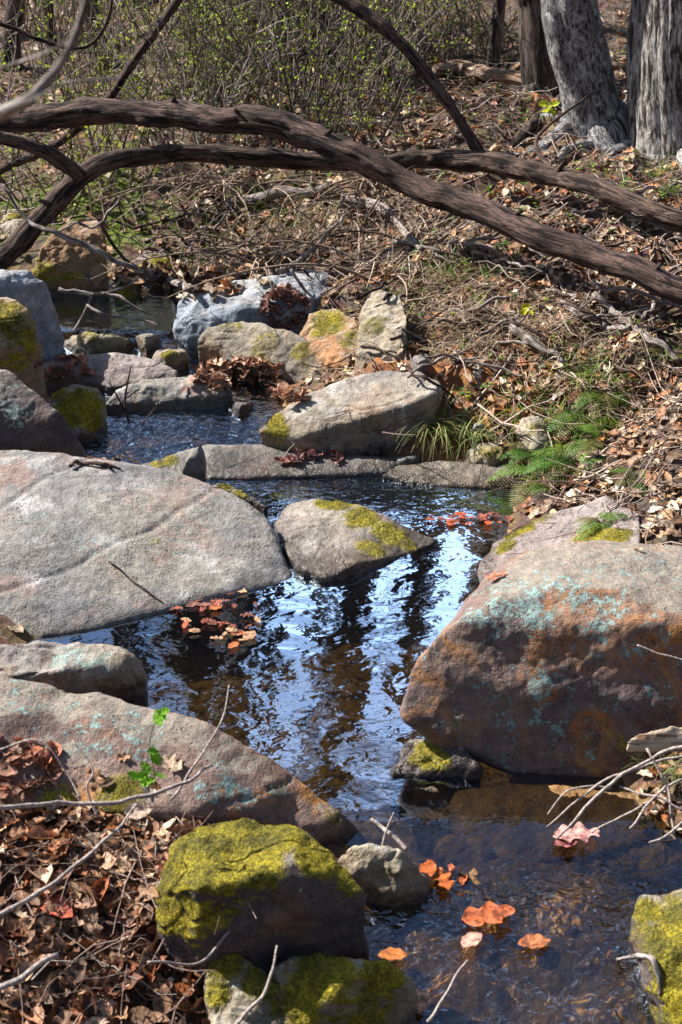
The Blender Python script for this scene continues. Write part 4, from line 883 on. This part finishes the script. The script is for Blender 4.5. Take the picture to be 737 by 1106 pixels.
# green sprouts of ground cover
gc = MB()
for _ in range(6500):
    y = random.uniform(3.9, 10.5); x = random.uniform(-.42 * y - .5, .42 * y + .6)
    pz = pn(np.array([[x * 1.6, y * 1.6, 4.2]]))[0]
    if pz < .08 and random.random() > .12: continue
    if chan_dist([x], [y])[0] < .05: continue
    p, nn, onr = drop(x, y)
    if onr: continue
    col = np.array([(.10, .20, .02), (.20, .32, .03), (.05, .12, .02)][random.randrange(3)]) * random.uniform(.7, 1.3)
    for _ in range(random.randint(2, 5)):
        u = rng.normal(size=3); u[2] = abs(u[2]) * .5 + .1; u /= np.linalg.norm(u); v_ = np.cross(u, [0, 0, 1.]); s_ = random.uniform(.012, .026); b = p + np.array([0, 0, random.uniform(.005, .05)])
        gc.add(np.array([b, b + u * s_ * .5 + v_ * s_ * .32, b + u * s_, b + u * s_ * .5 - v_ * s_ * .32]), [[0, 1, 2, 3]], None, col)
tag(gc.build('ground_cover', M['green']), 'tiny green sprouts scattered over the forest floor', 'ground cover', kind='stuff')

# ------------------------------------------------------------------ named sticks and logs
def gp(px, py, lift=.0):
    p, n = S(px, py); p = p.copy(); p[2] += lift; return p
def stick(label, spec, mat='stick', lift=.01, sides=10, name='fallen_stick', cat='stick', group=None, twigs=(), lump=.15, tip=None):
    P = []
    for s_ in spec:
        px, py, w_ = s_[:3]; p = gp(px, py) if len(s_) == 3 else PY(px, py, gp(px, py)[1] if s_[3] is None else s_[3]); r = w_ * mpp(p) / 2
        if len(s_) == 3: p = p + np.array([0, 0, lift + r])
        P.append([*p, r])
    q = crom(np.array(P), 8); rr = np.maximum(q[:, 3], .0006)
    jit = np.stack([fbm(np.stack([q[:, 0] * 14, q[:, 1] * 14 + k * 7, 0 * rr], 1), 2) for k in range(3)], 1) * np.minimum(rr, .006)[:, None] * 2.6
    mb = MB(); tube(mb, q[:, :3] + jit, rr, sides, c=(.34, .28, .25) if mat == 'twig' else (1, 1, 1), lump=lump, ridge=.05 if sides > 9 else 0, seed=spec[0][0] * .1)
    o = mb.build(name, M[mat], origin=P[0][:3]); tag(o, label, cat, group)
    for t in twigs:
        Q = []
        for (px, py, w_, yy) in t: p = PY(px, py, yy); Q.append([*p, w_ * mpp(p) / 2])
        q = crom(np.array(Q), 5); mb = MB(); tube(mb, q[:, :3], np.maximum(q[:, 3], .0005), 5, c=(.34, .28, .25)); mb.build('twig', M[mat], o)
    return o
stick('pale pink rotten log lying on the forest floor at the top', [(470, 84, 12), (500, 86, 17), (540, 93, 15), (588, 98, 12)], 'rotten', name='fallen_log', cat='log')
stick('straight white stick on the forest floor behind the limbs', [(345, 141, 6), (400, 140, 6), (442, 137, 5)])
stick('dark broken stub leaning left of the pale grey trunk', [(556, 162, 9), (575, 142, 11), (592, 126, 9), (618, 110, 6)], 'limb2')
stick('long brown log half buried behind the blue grey boulder', [(245, 226, 9), (285, 221, 12), (330, 216, 12), (360, 210, 9)], 'stick', name='fallen_log', cat='log')
stick('thick bleached root bent over the bank above the upright tan boulder', [(368, 235, 14), (400, 236, 13), (425, 248, 9), (440, 268, 7), (456, 281, 4)], 'stick', name='root', cat='root', lift=.03)
stick('bleached forked branch high on the right bank, left piece', [(602, 336, 7), (625, 350, 8), (650, 362, 8), (680, 365, 6)], lift=.02)
stick('long bleached branch slanting to the right edge of the bank', [(643, 332, 8), (665, 352, 8), (700, 378, 8), (732, 402, 6)], lift=.03)
stick('thin white branch above the long bleached one', [(645, 329, 5), (680, 334, 5), (710, 343, 4), (737, 352, 3)], lift=.05)
stick('short grey branch crossing the thin white one', [(690, 366, 5), (712, 348, 5), (737, 336, 5)], lift=.06)
stick('dead curved branch end poking out below the yellow sprout', [(552, 358, 8), (562, 376, 10), (585, 388, 8), (610, 402, 4)], lift=.02)
stick('short pale stick lying above the dead curved branch', [(518, 376, 4), (545, 362, 4), (560, 350, 3)], lift=.04)
stick('pale peeled stick at the head of the upper pool', [(165, 312, 7), (185, 318, 7), (207, 327, 6)], lift=.04)
stick('long blue grey branch hanging down past the orange grey boulder', [(5, 205, 3, 5.0), (30, 238, 4, 4.95), (60, 252, 6, 4.9), (100, 268, 6, 4.9), (130, 283, 6, 4.9), (155, 292, 4, 4.95)], 'stick', twigs=[[(60, 252, 3, 4.9), (85, 240, 2, 4.9), (110, 236, 1.5, 4.9)]])
stick('forked wet twig lying in the upper pool', [(65, 312, 4, 4.85), (100, 317, 5, 4.85), (125, 320, 4, 4.85), (160, 340, 2, 4.8)], 'stick', twigs=[[(100, 317, 4, 4.85), (90, 340, 3, 4.8), (78, 360, 2, 4.7)], [(110, 318, 3, 4.85), (135, 310, 3, 4.9), (150, 300, 2, 4.95)]])
stick('curved twig floating low over the upper pool', [(95, 330, 3, 4.75), (120, 343, 3, 4.7), (155, 345, 2, 4.7), (170, 352, 1.5, 4.65)], 'stick')
stick('grey branch leaning over the blue grey boulder', [(300, 300, 5), (330, 275, 5, 5.0), (355, 252, 4, 5.1), (372, 232, 3, 5.2)], 'stick')
stick('dark stub with reddish broken end lying on the big pale slab', [(76, 508, 4), (84, 503, 5), (96, 502, 3.5), (108, 505, 5), (118, 504, 3), (130, 508, 2)], 'limb2', lift=.002, lump=.5)
stick('dark forked branch propped behind the big pale slab', [(118, 510, 3), (130, 495, 4), (140, 484, 3.5), (148, 478, 3)], 'limb2', lift=.01, lump=.4, twigs=[[(132, 492, 3, 3.45), (148, 500, 3, 3.42), (158, 508, 2, 3.4)]])
stick('thin dark twig lying on the slope of the big pale slab', [(117, 608, 1.5), (135, 620, 2), (155, 638, 2), (175, 652, 1.5)], 'limb2', lift=.003, sides=6)
rock('split_wood', 'broken chunk of pale split wood at the right edge below the massive boulder',
     [(674, 801, .135), (680, 809, .122), (705, 806, .128), (742, 799, .138), (790, 790, .15), (790, 772, .175), (735, 781, .165), (705, 789, .155), (682, 793, .148)], M['splitwood'], base=.112, disp=.02, rnd=.01, cat='wood', fuzz=0, wetz=-1)
GT = 'grey twigs heaped at the right edge'
tl = [('longest grey twig reaching down left to the dusty pink leaf', [(760, 800, 5, 2.1), (700, 822, 4, 2.08), (650, 855, 4, 2.05), (600, 905, 2.5, 2.0)]),
      ('grey twig running parallel just above the longest one', [(750, 812, 3, 2.12), (690, 830, 3, 2.1), (645, 848, 3, 2.08), (592, 893, 2, 2.05)]),
      ('thin twig lying flat over the dark overhang', [(660, 852, 3, 2.09), (630, 850, 2.5, 2.08), (610, 857, 2, 2.07), (592, 880, 1.5, 2.05)]),
      ('twig crossing steeply over the heap of grey twigs', [(740, 875, 3, 2.02), (700, 858, 3, 2.04), (670, 850, 2, 2.06)]),
      ('pale twig bent like a hook near the right edge', [(720, 850, 3, 2.03), (690, 885, 3, 2.0), (680, 895, 2, 1.98)]),
      ('short twig lowest in the heap at the right edge', [(745, 880, 3, 2.), (715, 905, 3, 1.98), (700, 912, 2, 1.97)]),
      ('twig leaning from the split wood down to the ochre shelf', [(700, 808, 3, 2.1), (720, 850, 3, 2.06), (728, 900, 2, 2.0)]),
      ('twig poking right over the ochre shelf', [(640, 900, 2, 2.0), (690, 870, 3, 2.04), (740, 840, 3, 2.1)]),
      ('thin straight twig lying against the face of the massive boulder', [(687, 697, 2, 2.2), (710, 704, 2, 2.19), (745, 713, 2, 2.18)])]
for l_, sp_ in tl: stick(l_, sp_, 'twig', sides=6, group=GT)
GF = 'loose twigs in the left foreground'
fl_ = [('long thin grey twig arching over the lower left slab', [(-20, 868, 6, 1.62), (60, 868, 5, 1.66), (140, 862, 5, 1.7), (200, 845, 4, 1.74), (228, 826, 3, 1.78)]),
       ('straight brown twig rising from the left edge to the mossy boulder', [(-10, 995, 5, 1.5), (40, 965, 5, 1.55), (100, 920, 4, 1.62), (150, 868, 2.5, 1.72)]),
       ('pale blue grey stick at the bottom left edge', [(-20, 1076, 7, 1.4), (20, 1058, 7, 1.42), (60, 1035, 6, 1.45)]),
       ('curved twig leaning against the lower left slab', [(105, 880, 3, 1.78), (95, 850, 2.5, 1.8), (100, 830, 2, 1.82), (78, 800, 2, 1.85)]),
       ('hair thin twig rising past the green seedling', [(185, 865, 3, 1.8), (215, 820, 2.5, 1.85), (240, 775, 2, 1.9), (248, 740, 1.5, 1.95)]),
       ('twig lying in front of the yellow mossy boulder', [(160, 1040, 3, 1.62), (215, 1040, 3, 1.66), (245, 1010, 3, 1.7), (268, 995, 2, 1.73)]),
       ('blurred twig crossing the bottom mossy rocks', [(250, 1110, 4, 1.5), (285, 1070, 4, 1.55), (300, 1020, 2, 1.6)]),
       ('dark twig standing beside the pale cream rock', [(394, 974, 2.5, 1.93), (405, 945, 2.5, 1.95), (415, 905, 2.5, 1.98), (427, 878, 2, 2.0)]),
       ('pale twig bridging the slab tip and the cream rock', [(398, 884, 4, 2.02), (420, 900, 5, 1.99), (438, 916, 5, 1.96)]),
       ('thin tan twig at the bottom beside the rapids', [(462, 1104, 4, 1.58), (485, 1070, 3, 1.62), (506, 1038, 2.5, 1.66)]),
       ('twig sticking up beside the lower left slab', [(90, 860, 3, 1.75), (70, 830, 2, 1.78), (40, 800, 2, 1.8), (-5, 810, 2, 1.8)])]
for l_, sp_ in fl_: stick(l_, sp_, 'twig', sides=7, group=GF)
stick('pale knotted stick on the mossy rock at the right edge', [(665, 1041, 3), (690, 1036, 5), (706, 1040, 6), (712, 1060, 6), (712, 1080, 4)], 'stick', lift=.005)
stick('slender bare sapling standing in the water behind the big slab', [(152, 500, 3, 3.95), (143, 470, 3, 3.96), (135, 440, 3, 3.97), (138, 415, 2, 3.98), (142, 395, 1.5, 3.98)], 'limb2', name='sapling', cat='sapling', sides=6,
      twigs=[[(136, 445, 2, 3.97), (125, 425, 2, 3.97), (118, 412, 1, 3.97)], [(143, 470, 2, 3.96), (160, 450, 1.5, 3.96), (168, 440, 1, 3.96)], [(137, 430, 2, 3.97), (150, 420, 1.5, 3.97)], [(148, 488, 2, 3.95), (125, 470, 2, 3.95), (112, 468, 1, 3.95)]])
# dark bare twig bending across the fern bank
stick('long dark twig bowing across the bank above the ferns', [(470, 380, 2, 4.2), (520, 395, 2.5, 4.1), (570, 425, 2.5, 4.), (600, 460, 2, 3.9)], 'limb2', sides=6)
# loose sticks on the bank, each its own thing
GS = 'dead sticks strewn over the right bank'
for k in range(64):
    px, py = random.uniform(380, 737), random.uniform(210, 420)
    a = random.uniform(-.9, .9); l_ = random.uniform(25, 80); 
    stick('grey dead stick among many strewn over the leafy right bank', [(px, py, random.uniform(2, 4.5)), (px + l_ * .5 * math.cos(a), py + l_ * .35 * math.sin(a), 3.5), (px + l_ * math.cos(a), py + l_ * .7 * math.sin(a), 2)], random.choice(['stick', 'limb', 'stick']), sides=6, group=GS, lift=random.uniform(.005, .06))
GS = 'dead sticks tangled at the head of the upper pool'
for k in range(34):
    px, py = random.uniform(70, 380), random.uniform(225, 318)
    a = random.uniform(-1.2, 1.2); l_ = random.uniform(25, 80); p = gp(px, py)
    stick('grey brown dead stick in the tangle at the head of the upper pool', [(px, py, random.uniform(2, 4.5)), (px + l_ * .5 * math.cos(a), py + l_ * .4 * math.sin(a), 3.5, p[1]), (px + l_ * math.cos(a), py + l_ * .8 * math.sin(a), 2, p[1] - .05)], random.choice(['stick', 'limb', 'limb2']), sides=6, group=GS, lift=random.uniform(.01, .08))

# ------------------------------------------------------------------ ferns, grass tuft, seedlings
def fern(label, px, py, n, ln, group='ferns on the right bank'):
    p0 = gp(px, py); root = empty('fern', p0, label, 'fern', group)
    for k in range(n):
        mb = MB(); a = random.uniform(0, 6.28); d = np.array([math.cos(a), math.sin(a) - .3, random.uniform(.5, 1.1)]); d /= np.linalg.norm(d); L_ = ln * .8 * random.uniform(.6, 1.15); m = 22; P = [np.array(p0)]
        for j in range(m): d = d + np.array([0, 0, -.075]); d /= np.linalg.norm(d); P.append(P[-1] + d * L_ / m)
        P = np.array(P); col = np.array([(.05, .12, .012), (.07, .15, .015), (.10, .19, .02), (.16, .22, .02), (.05, .12, .012), (.10, .19, .02), (.12, .12, .03)][random.randrange(7)]) * random.uniform(.7, 1.2)
        tube(mb, P, np.linspace(.0012, .0004, m + 1), 3, (.12, .12, .03), cap=False)
        for j in range(3, m + 1):
            tg = P[j] - P[j - 1]; tg /= np.linalg.norm(tg); sd = np.cross(tg, [0, 0, 1.]); sd /= np.linalg.norm(sd); nn = np.cross(sd, tg)
            pl_ = L_ * .26 * math.sin(math.pi * (j / m) ** .75 * .97) ** .8 + .002; w_ = L_ / m * .55
            for sg in (-1, 1):
                e = sd * sg + tg * .35 - nn * random.uniform(0, .25); v_ = np.array([P[j] - tg * w_ * .5, P[j] + e * pl_ * .55 - tg * w_ * .55, P[j] + e * pl_, P[j] + e * pl_ * .55 + tg * w_ * .55, P[j] + tg * w_ * .5])
                mb.add(v_, [[0, 1, 3, 4]], [[1, 2, 3]], col * random.uniform(.8, 1.2))
        mb.build('frond', M['green'], root)
    return root
for l_, px, py, n, ln in [('bushy fern at the water edge of the right bank', 590, 515, 12, .20), ('fern behind the pinkish flat slab', 625, 505, 12, .19), ('upright fern left above the bushy one', 575, 490, 10, .17), ('yellow green fern in the middle of the fern patch', 610, 478, 10, .20), ('fern at the right end of the fern patch', 655, 480, 9, .16),
                          ('topmost fern under the bank stone', 640, 450, 9, .18), ('dark fern highest on the bank', 650, 425, 8, .15), ('small fern leaning over the pinkish flat slab', 650, 565, 9, .10), ('tiny fern at the left of the pinkish slab top', 690, 520, 7, .12), ('fern at the very edge of the water', 600, 530, 9, .13)]:
    fern(l_, px, py, n, ln)
def tuft(label, px, py, n, ln, cols, w_=.0016, name='grass_tuft', cat='grass tuft', dr=2.):
    p0 = gp(px, py); mb = MB()
    for _ in range(n):
        a = random.uniform(0, 6.28); blade(mb, p0 + np.array([random.gauss(0, .025), random.gauss(0, .02), 0]), ln * random.uniform(.6, 1.2), w_, (math.cos(a), math.sin(a) - .2, random.uniform(.7, 1.6)), np.array(cols[random.randrange(len(cols))]) * random.uniform(.7, 1.2), random.uniform(dr * .6, dr * 1.3), 8)
    return tag(mb.build(name, M['green'], origin=p0), label, cat, 'grass tufts')
tuft('drooping straw and green grass tuft right of the tilted boulder', 468, 462, 130, .20, [(.16, .22, .05), (.40, .36, .15), (.30, .30, .10)])
tuft('smaller grass tuft beside the first, nearer the ferns', 512, 470, 80, .14, [(.12, .2, .04), (.34, .32, .12)])
tuft('bright green shoots high on the bank above the ferns', 640, 412, 50, .12, [(.14, .3, .03), (.2, .34, .04)], dr=.8)
tuft('thin dry grass wisps among the grey twig heap', 722, 835, 50, .10, [(.3, .3, .14), (.16, .24, .05)], .0009, dr=1.2)
tuft('grass shoots at the right edge of the bank', 728, 390, 60, .14, [(.16, .24, .04), (.3, .3, .1)], dr=1.)
tuft('green tuft at the foot of the two big trunks', 715, 190, 50, .12, [(.16, .26, .04), (.22, .32, .05)], dr=1.)
tuft('second green tuft near the right edge under the trunks', 725, 210, 40, .10, [(.16, .26, .04), (.22, .32, .05)], dr=1.)
def seedling(label, spec, leaves, col, sz=.022):
    root = empty('seedling', gp(*spec[0][:2]) if len(spec[0]) == 3 else PY(spec[0][0], spec[0][1], spec[0][3]), label, 'seedling', 'seedlings')
    p, r = path([(a, b, y, w_) for a, b, w_, y in spec], 5); mb = MB(); tube(mb, p, r, 5, (.16, .15, .05)); mb.build('stem', M['twig'], root); mb = MB()
    for (px, py, yaw) in leaves:
        mb = MB(); q = PY(px, py, spec[-1][3]); put_leaf(mb, q, np.array([0, -.7, .8]), sz * random.uniform(.8, 1.3), 1, np.array(col) * random.uniform(.7, 1.3), .5, .4, yaw, 0)
        mb.build('leaf', M['green'], root)
    return root
seedling('bright green seedling sprouting before the lower left slab', [(170, 862, 2, 1.80), (166, 830, 1.6, 1.80), (162, 800, 1.5, 1.80), (172, 768, 1.2, 1.80)], [(178, 768, .3), (172, 775, 1.5), (165, 812, .2), (168, 818, 2.), (145, 838, 3.), (152, 838, .2), (160, 844, .4), (172, 838, .8), (158, 830, 2.2), (175, 772, 2.)], (.18, .42, .02))
seedling('yellow leaved sprout on the bank above the dead curved branch', [(578, 352, 2, 4.2), (572, 345, 1.5, 4.2), (566, 336, 1.5, 4.2)], [(560, 335, .2), (566, 337, 1.), (573, 338, 2.), (568, 331, .5), (580, 348, .1)], (.62, .60, .02), .03)
seedling('yellow leaved sprout in front of the dark shaded trunk', [(595, 135, 2, 5.6), (593, 122, 1.5, 5.6), (590, 110, 1.5, 5.6)], [(588, 112, .2), (594, 117, 1.), (597, 122, 2.), (590, 120, .5), (600, 112, .1)], (.50, .55, .02), .035)
